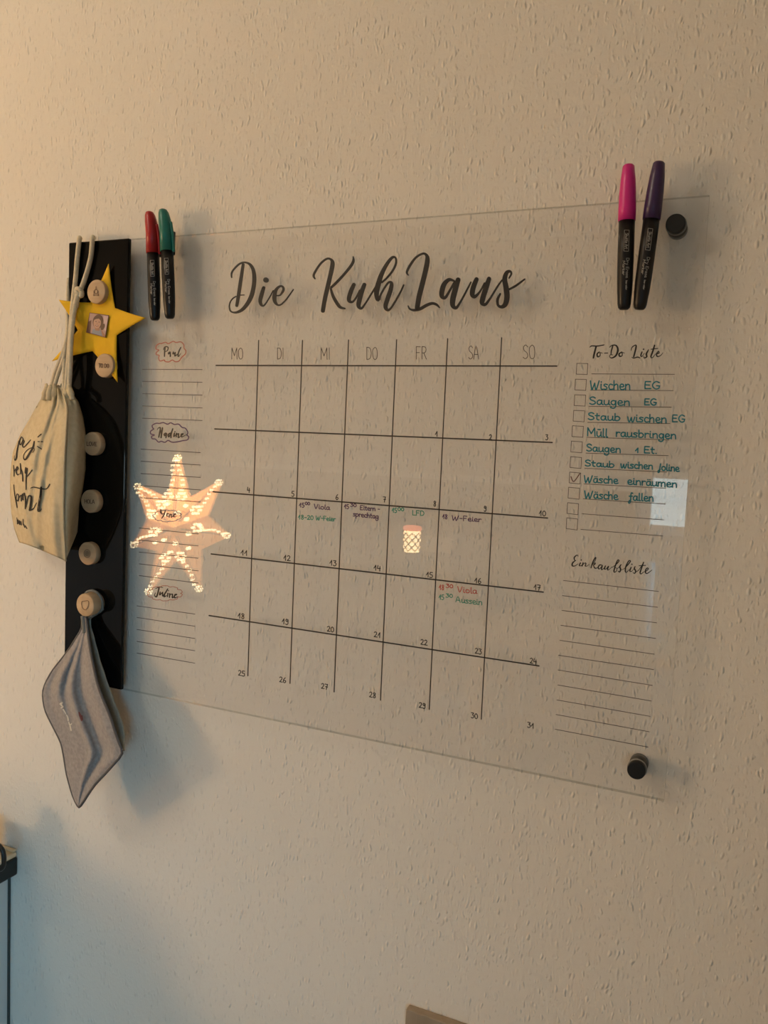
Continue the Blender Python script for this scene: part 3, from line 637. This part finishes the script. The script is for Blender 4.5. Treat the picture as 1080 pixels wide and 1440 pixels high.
    k.trace('230,1225,10.0 280,1205,13.8 325,1212,10.0|275,1215,18.8 258,1290,21.2 240,1335,21.2 215,1320,12.5 225,1285,10.0|290,1275,18.8 285,1310,18.8 320,1278,12.5|325,1275,15.0 325,1325,21.2 350,1300,8.8|392,1230,15.0 370,1270,18.8 350,1300,21.2 345,1335,21.2 375,1320,10.0|395,1290,18.8 388,1335,16.2|402,1255,17.5|420,1295,18.8 415,1345,16.2|418,1315,10.0 455,1300,16.2 455,1350,18.8 480,1330,8.8|480,1325,10.0 515,1305,16.2 488,1310,18.8 485,1350,18.8 530,1335,7.5', 195, 700, 9.6)
    k.done('name_lettering', M_INK, t, None)
    k = Ink(-.008)
    k.trace('290,205,12.5 300,160,16.2 310,215,17.5 350,215,12.5|360,170,16.2 340,230,17.5 312,275,15.0|375,235,10.0 400,218,15.0 380,218,16.2 380,250,15.0 410,240,8.8|418,220,15.0 412,262,13.8|415,240,10.0 440,220,13.8 440,265,13.8 462,245,8.8|468,240,10.0 500,220,15.0 478,222,16.2 475,260,15.0 515,245,7.5', 195, 700, 9.6)
    k.done('name_lettering', M_BROWNINK, t, 'brownish script name')
    def cloud(m, tr, ox, oy, sc, w_):
        k = Ink(-.008); k.trace(tr, ox, oy, sc, w_); k.done('cloud_outline', m, t)
    cloud(M_CLOUD, '345,200 430,175 490,205 590,155 660,180 760,165 825,230 830,300 870,360 855,430 780,500 720,580 640,595 575,560 500,600 420,590 400,560 310,580 280,520 290,460 230,440 235,390 285,345 225,320 230,250 290,205 345,200', 205, 470, 15.43, 25)
    cloud(M_PUR, '205,235 190,180 260,140 330,140 400,125 480,155 540,130 610,160 690,155 755,215 820,235 865,310 850,365 880,390 860,450 760,470 640,495 560,495 490,465 430,500 360,480 310,495 250,440 190,430 180,385 230,360 165,340 160,290 215,250 205,235', 200, 585, 13.5, 22)
    def scallop(cx, cy, rx, ry, n):
        o = []
        for j in range(n * 4 + 1):
            a = 2 * PI * j / (n * 4); f = 1 + (.07 if j % 4 in (1, 2, 3) else -.05)
            o.append('%f,%f' % (cx + rx * f * math.cos(a), cy + ry * f * math.sin(a)))
        return ' '.join(o)
    cloud(M_CLOUD, scallop(355, 1290, 222, 95, 10), 195, 700, 9.6, 9)
    cloud(M_BLUE, scallop(385, 245, 180, 75, 9), 195, 700, 9.6, 10)
board()

# ---------------------------------------------------------------- black magnetic strip
SX0, SX1, SY0, SY1 = -3.945, -2.262, -2.655, 7.165
M_GLOSS = mat('glossy black glass', (.004, .0035, .003), .04, spec=.2)
tag(obj('magnet_strip', BX(W(SX0, SY1, -.11), W(SX1, SY0, -.015), .0012), M_GLOSS, smooth=False), 'tall glossy black magnetic strip hung on the wall left of the calendar', 'magnetic board')

# ---------------------------------------------------------------- pens
M_BARREL = mat('black pen barrel', (.008, .007, .007), .35, spec=.3)
M_PRINT = mat('grey white pen print', (.34, .32, .29), .5)
def pen(label, top, bot, capcol, clip, zc=-.19):
    a = P(*top, zc); b = P(*bot, zc); ax = (b - a); Ln = ax.length; ax.normalize()
    side = Vector((1, 0, 0)); side = (side - ax * side.dot(ax)).normalized()
    R = .132 * U
    t = empty('marker_pen', b, label, 'marker pen')
    mc = mat('pen cap plastic', capcol, .32)
    def bend(tt):
        if not clip: return Vector((0, 0, 0))
        f = max(0, 1 - tt / (.28 * Ln)); return -side * (R * .50 * f * f)
    prof = [(0, 0), (.002 * Ln, R * .34), (.010 * Ln, R * .58), (.04 * Ln, R * .80), (.10 * Ln, R * .95), (.20 * Ln, R * 1.0), (.385 * Ln, R * 1.08), (.386 * Ln, R * .9)] if clip else \
           [(0, 0), (.001 * Ln, R * .52), (.012 * Ln, R * .70), (.10 * Ln, R * .88), (.20 * Ln, R * 1.0), (.30 * Ln, R * 1.05), (.385 * Ln, R * 1.05), (.386 * Ln, R * .9)]
    obj('cap', lathe(bmesh.new(), a, ax, prof, 32, bend), mc, t)
    if clip:
        bm = bmesh.new(); p = []
        for f, o_ in ((.13, .92), (.19, 1.08), (.26, 1.22), (.34, 1.28), (.40, 1.30)): p.append(a + ax * Ln * f + side * R * o_)
        tube(bm, p, R * .22, 8, 4); obj('clip', bm, mc, t)
    bar = lathe(bmesh.new(), a, ax, [(.386 * Ln, R * .96), (.60 * Ln, R * .98), (.80 * Ln, R * .95), (.88 * Ln, R * .90), (.90 * Ln, R * .86), (.96 * Ln, R * .80), (.985 * Ln, R * .70), (.997 * Ln, R * .5), (Ln, 0)], 32)
    bv = BVHTree.FromBMesh(bar)
    obj('barrel', bar, M_BARREL, t)
    dx, dy = bot[0] - top[0], bot[1] - top[1]; l = math.hypot(dx, dy); ux, uy = dx / l, dy / l; nx, ny = -uy, ux   # n points left on the pen
    def q(f, o_): return (top[0] + dx * f - nx * o_, top[1] + dy * f - ny * o_)
    off = -1.5 if clip else .5
    k = Ink(bvh=bv)
    s_ = 1 if not clip else .78
    for a_, b2, o0, h in (('Shuttle Art', (.47, .58), off - 2.0 * s_, 4.2 * s_), ('Dry Erase', (.64, .78), off + .6, 4.0 * s_), ('Marker', (.66, .76), off - 4.4 * s_, 3.4 * s_), ('low odor', (.795, .86), off + .8, 2.2), ):
        k.text(a_, *q(b2[0], o0), *q(b2[1], o0), h, .6, up=(-nx, -ny))
    fr = [q(.45, off - 3.4 * s_), q(.45, off + 3.2 * s_), q(.595, off + 3.2 * s_), q(.595, off - 3.4 * s_)]
    for j in range(4): k.line(*fr[j], *fr[(j + 1) % 4], .55)
    k.done('barrel_print', M_PRINT, t)
    # clip magnet that holds the pen to the board
    m0 = a + ax * Ln * .30
    yb = -GAP * U
    obj('magnet', BX((m0.x - .004, m0.y + R * .8, m0.z - .012), (m0.x + .004, yb - .0002, m0.z + .012), .0008), M_BARREL, t)
pen('dry erase marker with bright red cap at the left end of the board', (213.5, 296.5), (218, 451), (.36, .006, .010), True)
pen('dry erase marker with teal green cap beside the red-capped one', (232.5, 293), (239, 448.5), (.005, .155, .125), True)
pen('dry erase marker with hot pink cap at the upper right of the board', (884, 231.5), (877.5, 436), (.60, .012, .22), False)
pen('dry erase marker with dark purple cap beside the black standoff pin', (927, 227.5), (899, 436), (.035, .012, .070), False)

# ---------------------------------------------------------------- wooden magnets
M_WOOD = noise_col(mat('turned beech', (.5, .36, .22), .55), (.44, .29, .16), (.55, .39, .24), 14, stretch=(1, 1, 6), bump=.1)
M_ENGR = mat('burnt engraving', (.12, .06, .03), .7)
KN = {}
def knob(label, fx, fy, zf=-.27, zb=-.115, deco=None, text=None, r=.255):
    c = P(fx, fy, zf); yy = Vector((0, -1, 0)); d = (zb - zf) * U; rr = r * U
    t = empty('wooden_magnet', Vector((c.x, c.y + d, c.z)), label, 'magnet', 'round wooden magnets on the black strip')
    bm = lathe(bmesh.new(), Vector((c.x, c.y + d, c.z)), yy, [(0, rr * .97), (.0005, rr), (d - .0008, rr), (d - .0002, rr * .97), (d, rr * .93), (d, 0)], 40)
    bv = BVHTree.FromBMesh(bm); obj('disc', bm, M_WOOD, t)
    k = Ink(bvh=bv)
    if text: k.text(text, fx - 7.4, fy + 2.6, fx + 7.4, fy + 3.2, 5.4, .9)
    for st in (deco or []): k.stroke([(fx + x, fy + y, .8) for x, y in st])
    if k.v: k.done('engraving', M_ENGR, t)
    return c
circ = lambda r, rx=.8, a0=0, a1=360, n=14: [(math.cos(math.radians(a0 + (a1 - a0) * j / n)) * r * rx, math.sin(math.radians(a0 + (a1 - a0) * j / n)) * r) for j in range(n + 1)]
knob('wooden disc magnet with a faint engraved figure on the star\'s upper arm', 135, 410, deco=[[(0, -7), (0, -3)], circ(3), [(-3, 6), (-3, -1)], [(3, 6), (3, -1)], [(-4, 5), (4, 5)]])
knob('wooden disc magnet reading TO DO on the star\'s lower arm', 146, 514, text='TO DO')
knob('wooden disc magnet reading LOVE half hidden by the cotton bag', 129, 624, text='LOVE')
knob('wooden disc magnet with a dark engraved word just right of the bag', 126, 705, text='HOLA')
knob('wooden disc magnet engraved with concentric rings below the cotton bag', 122.5, 778.5, deco=[circ(5.5), circ(3.2), [(0, -2), (-1, 1), (1, 1), (0, -2)]])
knob('wooden disc magnet engraved with a shield carrying the grey cloth', 119.5, 851, zf=-.45, deco=[[(-4.5, -5), (4.5, -6), (4.8, 0), (3, 4.5), (0, 6.5), (-3.4, 4), (-4.8, -1), (-4.5, -5)]])

# ---------------------------------------------------------------- yellow star with a photo
M_YEL = noise_col(mat('yellow felt', (.78, .46, .005), .8), (.74, .42, .004), (.80, .48, .006), 40, bump=.15, dist=.0006)
def star():
    c = P(138, 455, -.05)
    t = empty('star_ornament', P(150, 540, -.05), 'yellow star with a small square portrait photo under two wooden magnets', 'ornament')
    V = [((152.6, 370.7), -.20), ((161.5, 433), -.135), ((205, 446.9), -.24), ((163.9, 471.5), -.135), ((165, 537.6), -.24), ((130, 493.7), -.135), ((72.6, 508), -.36), ((109.3, 464), -.14), ((82.5, 421.5), -.36), ((127, 425.6), -.135)]
    bm = bmesh.new()
    # outline with softly curved edges, then filled by rings towards the middle
    out = []
    n = len(V)
    for i in range(n):
        (x0, y0), z0_ = V[i]; (x1, y1), z1_ = V[(i + 1) % n]
        for j in range(6):
            f = j / 6; bow = math.sin(PI * f) * .8
            nx, ny = -(y1 - y0), (x1 - x0); l = math.hypot(nx, ny)
            out.append((x0 + (x1 - x0) * f - nx / l * bow * (-1 if i % 2 == 0 else -1), y0 + (y1 - y0) * f - ny / l * bow * (-1), z0_ + (z1_ - z0_) * f))
    cx_, cy_, cz_ = 140, 457, -.145
    rings = []
    K = 6
    for r in range(K):
        f = 1 - r / K
        rings.append([bm.verts.new(P(cx_ + (x - cx_) * f, cy_ + (y - cy_) * f, cz_ + (z - cz_) * f ** 1.6)) for x, y, z in out])
    cv = bm.verts.new(P(cx_, cy_, cz_)); m_ = len(out)
    for a, b in zip(rings, rings[1:]):
        for j in range(m_): bm.faces.new((a[j], a[(j + 1) % m_], b[(j + 1) % m_], b[j]))
    for j in range(m_): bm.faces.new((rings[-1][j], rings[-1][(j + 1) % m_], cv))
    bmesh.ops.recalc_face_normals(bm, faces=bm.faces[:])
    geo = bm.faces[:]
    ext = bmesh.ops.extrude_face_region(bm, geom=geo)
    for v in [g for g in ext['geom'] if isinstance(g, bmesh.types.BMVert)]: v.co.y += .0006
    bv = BVHTree.FromBMesh(bm)
    obj('star_body', bm, M_YEL, t, smooth=True)
    # portrait photo: card with the picture built as flat patches
    q = [(126, 439.5), (153.3, 443.3), (148.4, 474.8), (121, 467.5)]
    z = -.18
    def inq(u, v):
        a = [q[0][i] + (q[1][i] - q[0][i]) * u for i in (0, 1)]; b = [q[3][i] + (q[2][i] - q[3][i]) * u for i in (0, 1)]
        return [a[i] + (b[i] - a[i]) * v for i in (0, 1)]
    vs = [P(*p, z) for p in q] + [P(*p, z + .02) for p in q]
    ph = obj('photo', (vs, [(0, 1, 2, 3), (7, 6, 5, 4), (0, 4, 5, 1), (1, 5, 6, 2), (2, 6, 7, 3), (3, 7, 4, 0)]), mat('photo card', (.13, .04, .03), .5), t, smooth=False, label='small square portrait photo of a smiling child')
    def patch(name, pts, col, dz):
        vv = [P(*inq(*p), z - dz) for p in pts]
        obj(name, (vv, [tuple(range(len(vv)))]), mat('photo print ' + name, col, .4), ph, smooth=False)
    ell = lambda cx, cy, rx, ry, a=0, n=18: [(cx + rx * math.cos(2 * PI * j / n) * math.cos(a) - ry * math.sin(2 * PI * j / n) * math.sin(a), cy + rx * math.cos(2 * PI * j / n) * math.sin(a) + ry * math.sin(2 * PI * j / n) * math.cos(a)) for j in range(n)]
    patch('background', [(.03, .03), (.97, .03), (.97, .97), (.03, .97)], (.42, .27, .25), .004)
    patch('background_shade', [(.03, .45), (.16, .35), (.22, .97), (.03, .97)], (.12, .05, .04), .006)
    patch('background_light', [(.72, .05), (.97, .05), (.97, .7), (.86, .7)], (.55, .40, .40), .006)
    patch('hair', ell(.50, .36, .27, .33), (.085, .035, .02), .008)
    patch('hair_lock', ell(.78, .56, .09, .16, .3), (.09, .04, .025), .009)
    patch('shirt', [(.28, .97), (.3, .78), (.5, .70), (.72, .74), (.84, .97)], (.20, .23, .30), .010)
    patch('arm', [(.74, .72), (.97, .9), (.97, .97), (.84, .97)], (.33, .15, .09), .011)
    patch('neck', [(.38, .6), (.62, .6), (.64, .78), (.42, .8)], (.34, .17, .11), .011)
    patch('face', ell(.47, .43, .19, .26, -.1), (.50, .29, .21), .012)
    patch('fringe', [(.27, .33), (.33, .14), (.55, .09), (.7, .22), (.68, .34), (.52, .22), (.38, .26)], (.08, .033, .02), .014)
    patch('eye', ell(.40, .38, .035, .018), (.04, .02, .015), .016)
    patch('eye', ell(.56, .38, .035, .018), (.04, .02, .015), .016)
    patch('nose', ell(.47, .46, .02, .05), (.40, .20, .14), .016)
    patch('mouth', ell(.47, .56, .09, .035), (.22, .05, .04), .016)
    patch('teeth', ell(.47, .55, .065, .015), (.62, .52, .46), .018)
star()

# ---------------------------------------------------------------- cotton bag
def fabric(name, c1, c2, scale=180, bump=.25, sheen=.0):
    return noise_col(mat(name, c1, .92, spec=.1, sheen=sheen), c1, c2, scale, 3, bump=bump, dist=.0006)
M_COTTON = fabric('natural cotton', (.56, .47, .31), (.62, .53, .36))
M_CORD = fabric('cotton cord', (.60, .52, .37), (.68, .60, .45), 400, .6)
def lerp_tab(tab, y, i):
    if y <= tab[0][0]: return tab[0][i]
    for a, b in zip(tab, tab[1:]):
        if y <= b[0]:
            f = (y - a[0]) / (b[0] - a[0]); f = f * f * (3 - 2 * f) * .3 + f * .7
            return a[i] + (b[i] - a[i]) * f
    return tab[-1][i]
def bag():
    t = empty('drawstring_bag', P(92, 789, -.3), 'cream cotton drawstring bag with black script print hanging over the strip', 'bag')
    # v, left, seam, right, bottom-left drop handled below : (v, y_left, x_left, y_seam, x_seam, y_right, x_right, z_seam)
    T = [(0.00, 546, 66, 546, 86, 546, 97, -.36), (.05, 557, 60, 559, 90, 557, 105, -.52), (.10, 568, 53, 570, 94, 566, 111, -.66), (.20, 590, 41, 594, 93, 586, 117, -.86), (.30, 610, 29, 618, 91.5, 607, 120.5, -.96),
         (.42, 636, 18, 646, 90, 633, 121, -1.02), (.55, 666, 14.5, 680, 89, 660, 120.5, -1.04), (.68, 694, 14, 711, 88.5, 686, 117, -1.02), (.80, 722, 16, 740, 89, 710, 112, -.94), (.90, 744, 20, 764, 90.5, 728, 110.5, -.82), (1.0, 763, 27, 789, 92, 748, 109, -.66)]
    NV, NU1, NU2, NB = 64, 34, 16, 12
    rows = []
    for j in range(NV + 1):
        v = j / NV; g = [lerp_tab(T, v, i) for i in range(1, 8)]
        yl, xl, ys, xs, yr, xr, zs = g
        neck = max(0, 1 - v / .16)
        row = []
        for i in range(NU1 + 1):
            u = i / NU1
            x = xl + (xs - xl) * u; y = yl + (ys - yl) * (u ** 1.2)
            z = -.24 + (zs + .24) * math.sin(u * PI / 2) ** 1.15
            env = math.sin(PI * min(1, u * 1.05)) ** .8
            # long folds falling from the neck
            z += env * 1.7 * (.07 * math.exp(-((u - (.66 - .28 * v)) / .07) ** 2) * min(1, (1 - v) * 2.2) - .10 * math.exp(-((u - (.74 - .30 * v)) / .06) ** 2) * min(1, (1 - v) * 2.5))
            z += env * .075 * math.sin(u * 9 + v * 3) * (.3 + v)
            z += -env * .14 * math.exp(-((u - .80) / .10) ** 2) * math.exp(-((v - .8) / .22) ** 2)
            z += neck * .07 * math.sin(u * PI * 7)
            z += env * .11 * noise.noise(Vector((u * 3.2 - v * 1.2, v * 2.2, 3.1))) + env * .04 * noise.noise(Vector((u * 8 - v * 3, v * 5, 8.3)))
            # slack crease running down from the neck beside the print
            z += env * .12 * math.exp(-((u - (.78 - .42 * v)) / .035) ** 2) * math.exp(-((v - .25) / .22) ** 2)
            row.append((x, y, z))
        for i in range(1, NU2 + 1):
            u = i / NU2
            x = xs + (xr - xs) * u; y = ys + (yr - ys) * (u ** (1.0 if v > .8 else 1.1))
            z = zs + (-.20 - zs) * (u ** 1.2)
            z += math.sin(PI * u) * (-.05 + .07 * math.sin(v * 5 + u * 4)) + neck * .05 * math.sin(u * PI * 4)
            if i == 1: z += .05
            row.append((x, y, z))
        row2 = [P(*p) for p in row]
        a, b = row2[-1], row2[0]
        for i in range(1, NB):
            u = i / NB; p = a.lerp(b, u); yb = -(GAP + .16) * U - .0012
            p.y = min(p.y + math.sin(PI * u) * .003, yb)
            row2.append(p)
        rows.append(row2)
    bm = bmesh.new(); vv = [[bm.verts.new(p) for p in r] for r in rows]; n = len(vv[0])
    for a, b in zip(vv, vv[1:]):
        for i in range(n): bm.faces.new((a[i], b[i], b[(i + 1) % n], a[(i + 1) % n]))
    bm.faces.new(vv[0]); bm.faces.new(vv[-1][::-1])
    bmesh.ops.recalc_face_normals(bm, faces=bm.faces[:])
    bv = BVHTree.FromBMesh(bm)
    obj('bag_body', bm, M_COTTON, t)
    # seam down the side and hem under the neck
    bm = bmesh.new(); tube(bm, [P(r_[1] if 0 else lerp_tab(T, j / 16, 4) + .4, lerp_tab(T, j / 16, 3), lerp_tab(T, j / 16, 7) - .012) for r_, j in (((0,), j) for j in range(17))], .0011, 8, 3)
    obj('side_seam', bm, M_COTTON, t)
    # gathered neck ruffle
    bm = bmesh.new()
    for k in range(7):
        x = 66 + k * 5.2; dx = (k - 3) * 1.3; z = -.34 - .12 * math.sin(k * 1.3)
        tube(bm, [P(x + dx * 1.2, 562, z - .05), P(x + dx * .6, 553, z - .06), P(x, 546, z), P(x + dx * .3, 540 + (k % 2) * 2, z + .02)], [.0030, .0036, .0034, .0028, .0016], 10, 5)
    obj('neck_ruffle', bm, M_COTTON, t)
    # print
    k = Ink(bvh=bv, lift=.0013)
    k.trace('238,180,10 224,255,14 211,330,18 205,395,20 191,425,14 179,402,8 181,368,7|268,128,11 251,165,15 246,212,13 260,228,11 281,192,13 290,152,13 270,128,9|290,160,8 304,185,12 286,236,17 302,260,15 345,215,14 388,166,11|432,188,18 416,262,24 370,342,26 322,415,22 298,396,12 304,345,9 350,292,9 412,264,10 434,290,9 412,325,9', 0, 600, 9)
    k.trace('478,130,10 520,95,14|478,188,10 540,190,13|470,248,10 525,283,13', 0, 600, 9)
    k.trace('170,488,11 177,560,14 176,628,10|178,575,8 194,535,8|204,562,9 228,532,12 215,506,14 204,560,15 220,608,15 246,598,9|255,466,11 262,530,18 262,598,15|264,530,8 282,580,14 289,688,18|326,520,16 320,585,18 342,585,10|342,528,16 330,660,18 328,798,10|332,640,10 368,600,11 405,548,11', 0, 600, 9)
    k.trace('172,735,9 186,860,13 216,1022,13|216,1018,9 204,920,10 214,855,12 236,872,13 228,938,14 210,925,9|240,900,8 266,868,14 268,938,17|268,900,8 284,850,14 290,925,17|290,890,8 304,838,14 320,920,17 318,1038,13|320,1036,9 344,930,12 362,878,16 394,888,24 388,980,28 374,1055,26|378,1060,15 424,1035,14 462,965,12|520,768,24 515,860,30 496,975,32 484,1060,30 508,1066,16 526,1040,9|388,778,10 430,765,13 520,785,15 590,785,13 628,728,12', 0, 600, 9)
    k.trace('212,1150,7 220,1230,13|225,1180,12 235,1225,12|245,1190,12 250,1240,12|262,1200,12 270,1245,12|290,1170,8 292,1240,10|300,1240,12 312,1275,12|320,1255,12 340,1290,10', 0, 600, 9)
    k.done('bag_print', mat('black fabric print', (.015, .012, .012), .8), t)
    # cords over the top of the strip
    r = .0026
    def cd(pts, rr=r, lab='cord'): obj(lab, tube(bmesh.new(), [P(*p) for p in pts], rr, 10, 8), M_CORD, t)
    cd([(112.5, 335.5, .20), (111.8, 334.5, .0), (111.5, 337, -.17), (109, 360, -.17), (106, 395, -.18), (102.5, 425, -.24), (99, 470, -.36), (96, 510, -.42), (93, 548, -.42)])
    cd([(131, 334.5, .20), (130.5, 333.5, .0), (130, 336, -.17), (128, 360, -.17), (122.5, 382, -.18), (116, 401, -.2), (111, 412, -.24)])
    cd([(111, 412, -.26), (104, 440, -.34), (100, 480, -.40), (98.5, 520, -.42), (97, 548, -.40)])
    cd([(97, 392, -.04), (96, 400, -.08), (95.5, 430, -.14), (94.5, 470, -.20), (91, 500, -.34), (89.5, 548, -.40)], .0022)
    cd([(95, 440, -.10), (95, 470, -.30), (88, 497, -.36), (78, 522, -.34), (71.5, 545, -.32)], .0022)
    cd([(94, 470, -.3), (90.5, 500, -.36), (83, 522, -.36), (76, 545, -.34)], .0022)
    # knot
    bm = bmesh.new(); c = Vector((111.5, 411, -.27))
    pts = []
    for j in range(26):
        a = j / 25 * 4 * PI
        pts.append(P(c.x + 3.6 * math.cos(a) * (1 + .15 * math.sin(a * 1.5)), c.y + 5.0 * math.sin(a + .5), c.z - .04 * math.sin(a * 1.5 + 1)))
    tube(bm, pts, .0026, 10, 2)
    tube(bm, [P(110, 414, -.30), P(107.5, 423, -.32), P(105.5, 435, -.28)], [.0036, .0030, .0034, .0026], 10, 5)
    obj('knot', bm, M_CORD, t)
bag()

# ---------------------------------------------------------------- grey cloth
M_TOWEL = fabric('grey microfibre', (.27, .25, .245), (.34, .315, .305), 260, .5, sheen=.25)
M_HEM = mat('grey hem binding', (.10, .092, .092), .7)
M_BACKC = fabric('pale cloth reverse', (.28, .28, .235), (.33, .33, .275), 200, .3)
def towel():
    t = empty('grey_cloth', P(111, 1134, -.5), 'grey microfibre cloth hanging by a loop from the lowest wooden magnet', 'cloth')
    # y, x_left, z_left, x_right, z_right
    T = [(868, 115.5, -.30, 121.5, -.32), (884, 115.5, -.32, 123, -.36), (905, 103, -.32, 125.5, -.48), (925, 88, -.32, 129, -.58), (950, 69.5, -.36, 134, -.68), (965, 62.5, -.40, 138, -.74), (977, 59.8, -.42, 142, -.78), (997, 63.5, -.44, 151, -.84), (1020, 73.5, -.46, 159, -.88),
         (1040, 85, -.48, 165, -.90), (1054, 88.5, -.48, 172.5, -.90), (1063, 90, -.48, 171, -.90), (1085, 93.5, -.50, 150, -.84), (1105, 98.5, -.52, 132.5, -.74), (1125, 104.5, -.54, 119, -.64), (1133, 109.5, -.56, 113.5, -.60)]
    NV, NU = 90, 48; rows = []
    for j in range(NV + 1):
        y = 868 + (1133 - 868) * j / NV; f = j / NV
        xl, zl, xr, zr = [lerp_tab(T, y, i) for i in (1, 2, 3, 4)]
        wd = min(1, (xr - xl) / 70); row = []
        for i in range(NU + 1):
            u = i / NU; x = xl + (xr - xl) * u; z = zl + (zr - zl) * u
            sk = y + (u - .5) * 6
            g = lambda c_, w_: math.exp(-((u - c_) / w_) ** 2)
            h = lambda c_, w_: math.exp(-((f - c_) / w_) ** 2)
            z += wd * (.075 * g(.13, .07) * h(.36, .16) - .07 * g(.27, .06) * h(.36, .2) + .09 * g(.40, .07) * h(.3, .25) - .11 * g(.53 - .06 * f, .055) + .13 * g(.70 - .05 * f, .10) * h(.6, .38) - .05 * g(.88, .08))
            z += .012 * math.sin(u * 14 + f * 9) * wd
            row.append(P(x, y, z))
        rows.append(row)
    bm = bmesh.new(); vv = [[bm.verts.new(p) for p in r] for r in rows]
    for a, b in zip(vv, vv[1:]):
        for i in range(NU): bm.faces.new((a[i], b[i], b[i + 1], a[i + 1]))
    bmesh.ops.recalc_face_normals(bm, faces=bm.faces[:])
    bv = BVHTree.FromBMesh(bm)
    o = obj('front_layer', bm, M_TOWEL, t)
    md = o.modifiers.new('thickness', 'SOLIDIFY'); md.thickness = .0016; md.offset = 0
    # border binding
    left = [r[0] for r in rows[::5]]; right = [r[-1] for r in rows[::5]]
    bm = bmesh.new(); tube(bm, left + right[::-1], .0015, 8, 2)
    obj('hem', bm, M_HEM, t)
    # back layer peeping out on the right
    T2 = [(868, 117, -.20, 128, -.18), (880, 118, -.20, 128, -.18), (897, 122, -.20, 133, -.20), (925, 128, -.24, 140, -.26), (950, 134, -.30, 148, -.34), (985, 145, -.38, 160, -.44), (1005, 153, -.44, 168, -.50), (1020, 157, -.50, 173.5, -.56), (1035, 162, -.56, 175.4, -.60), (1056, 171, -.74, 175.0, -.74)]
    bm = bmesh.new(); rr = []
    for j in range(41):
        y = 868 + 188 * j / 40; xl, zl, xr, zr = [lerp_tab(T2, y, i) for i in (1, 2, 3, 4)]
        rr.append([bm.verts.new(P(xl + (xr - xl) * i / 8, y, zl + (zr - zl) * i / 8 - .03 * math.sin(PI * i / 8))) for i in range(9)])
    for a, b in zip(rr, rr[1:]):
        for i in range(8): bm.faces.new((a[i], b[i], b[i + 1], a[i + 1]))
    o = obj('back_layer', bm, M_BACKC, t)
    md = o.modifiers.new('thickness', 'SOLIDIFY'); md.thickness = .0016; md.offset = 0
    # hanging loop round the magnet
    bm = bmesh.new(); pts = []
    bx = PB(119.5, 851, -.42); 
    for j in range(19):
        a = math.radians(205 - j * 230 / 18); rad = .285
        pts.append(W(bx[0] + rad * math.cos(a), bx[1] - rad * math.sin(a), -.19))
    pts = [P(118, 872, -.28)] + pts + [P(121, 872, -.26)]
    tube(bm, pts, .0017, 10, 3)
    tube(bm, [P(117, 866, -.30), P(118.5, 878, -.33), P(120, 890, -.36)], .003, 10, 4)
    obj('hanging_loop', bm, mat('grey ribbon', (.13, .14, .135), .6), t)
    k = Ink(bvh=bv, lift=.0018)
    k.trace('290,300,22 330,270,26 375,240,22 350,290,24 385,320,26 350,345,22|390,375,24 420,420,24 440,455,20|455,480,24 475,520,30 485,580,28|495,610,18 515,665,26 550,645,20|520,690,28 540,770,26', 60, 970, 13.5)
    k.done('embroidery', mat('white thread', (.62, .58, .50), .8), t, 'white embroidered lettering')
    k = Ink(bvh=bv, lift=.0018); k.trace('690,430,26 715,500,44 740,580,34|745,490,20 755,560,24', 60, 970, 13.5)
    k.done('embroidery', mat('red thread', (.26, .08, .07), .8), t, 'small faded red embroidered motif')
towel()
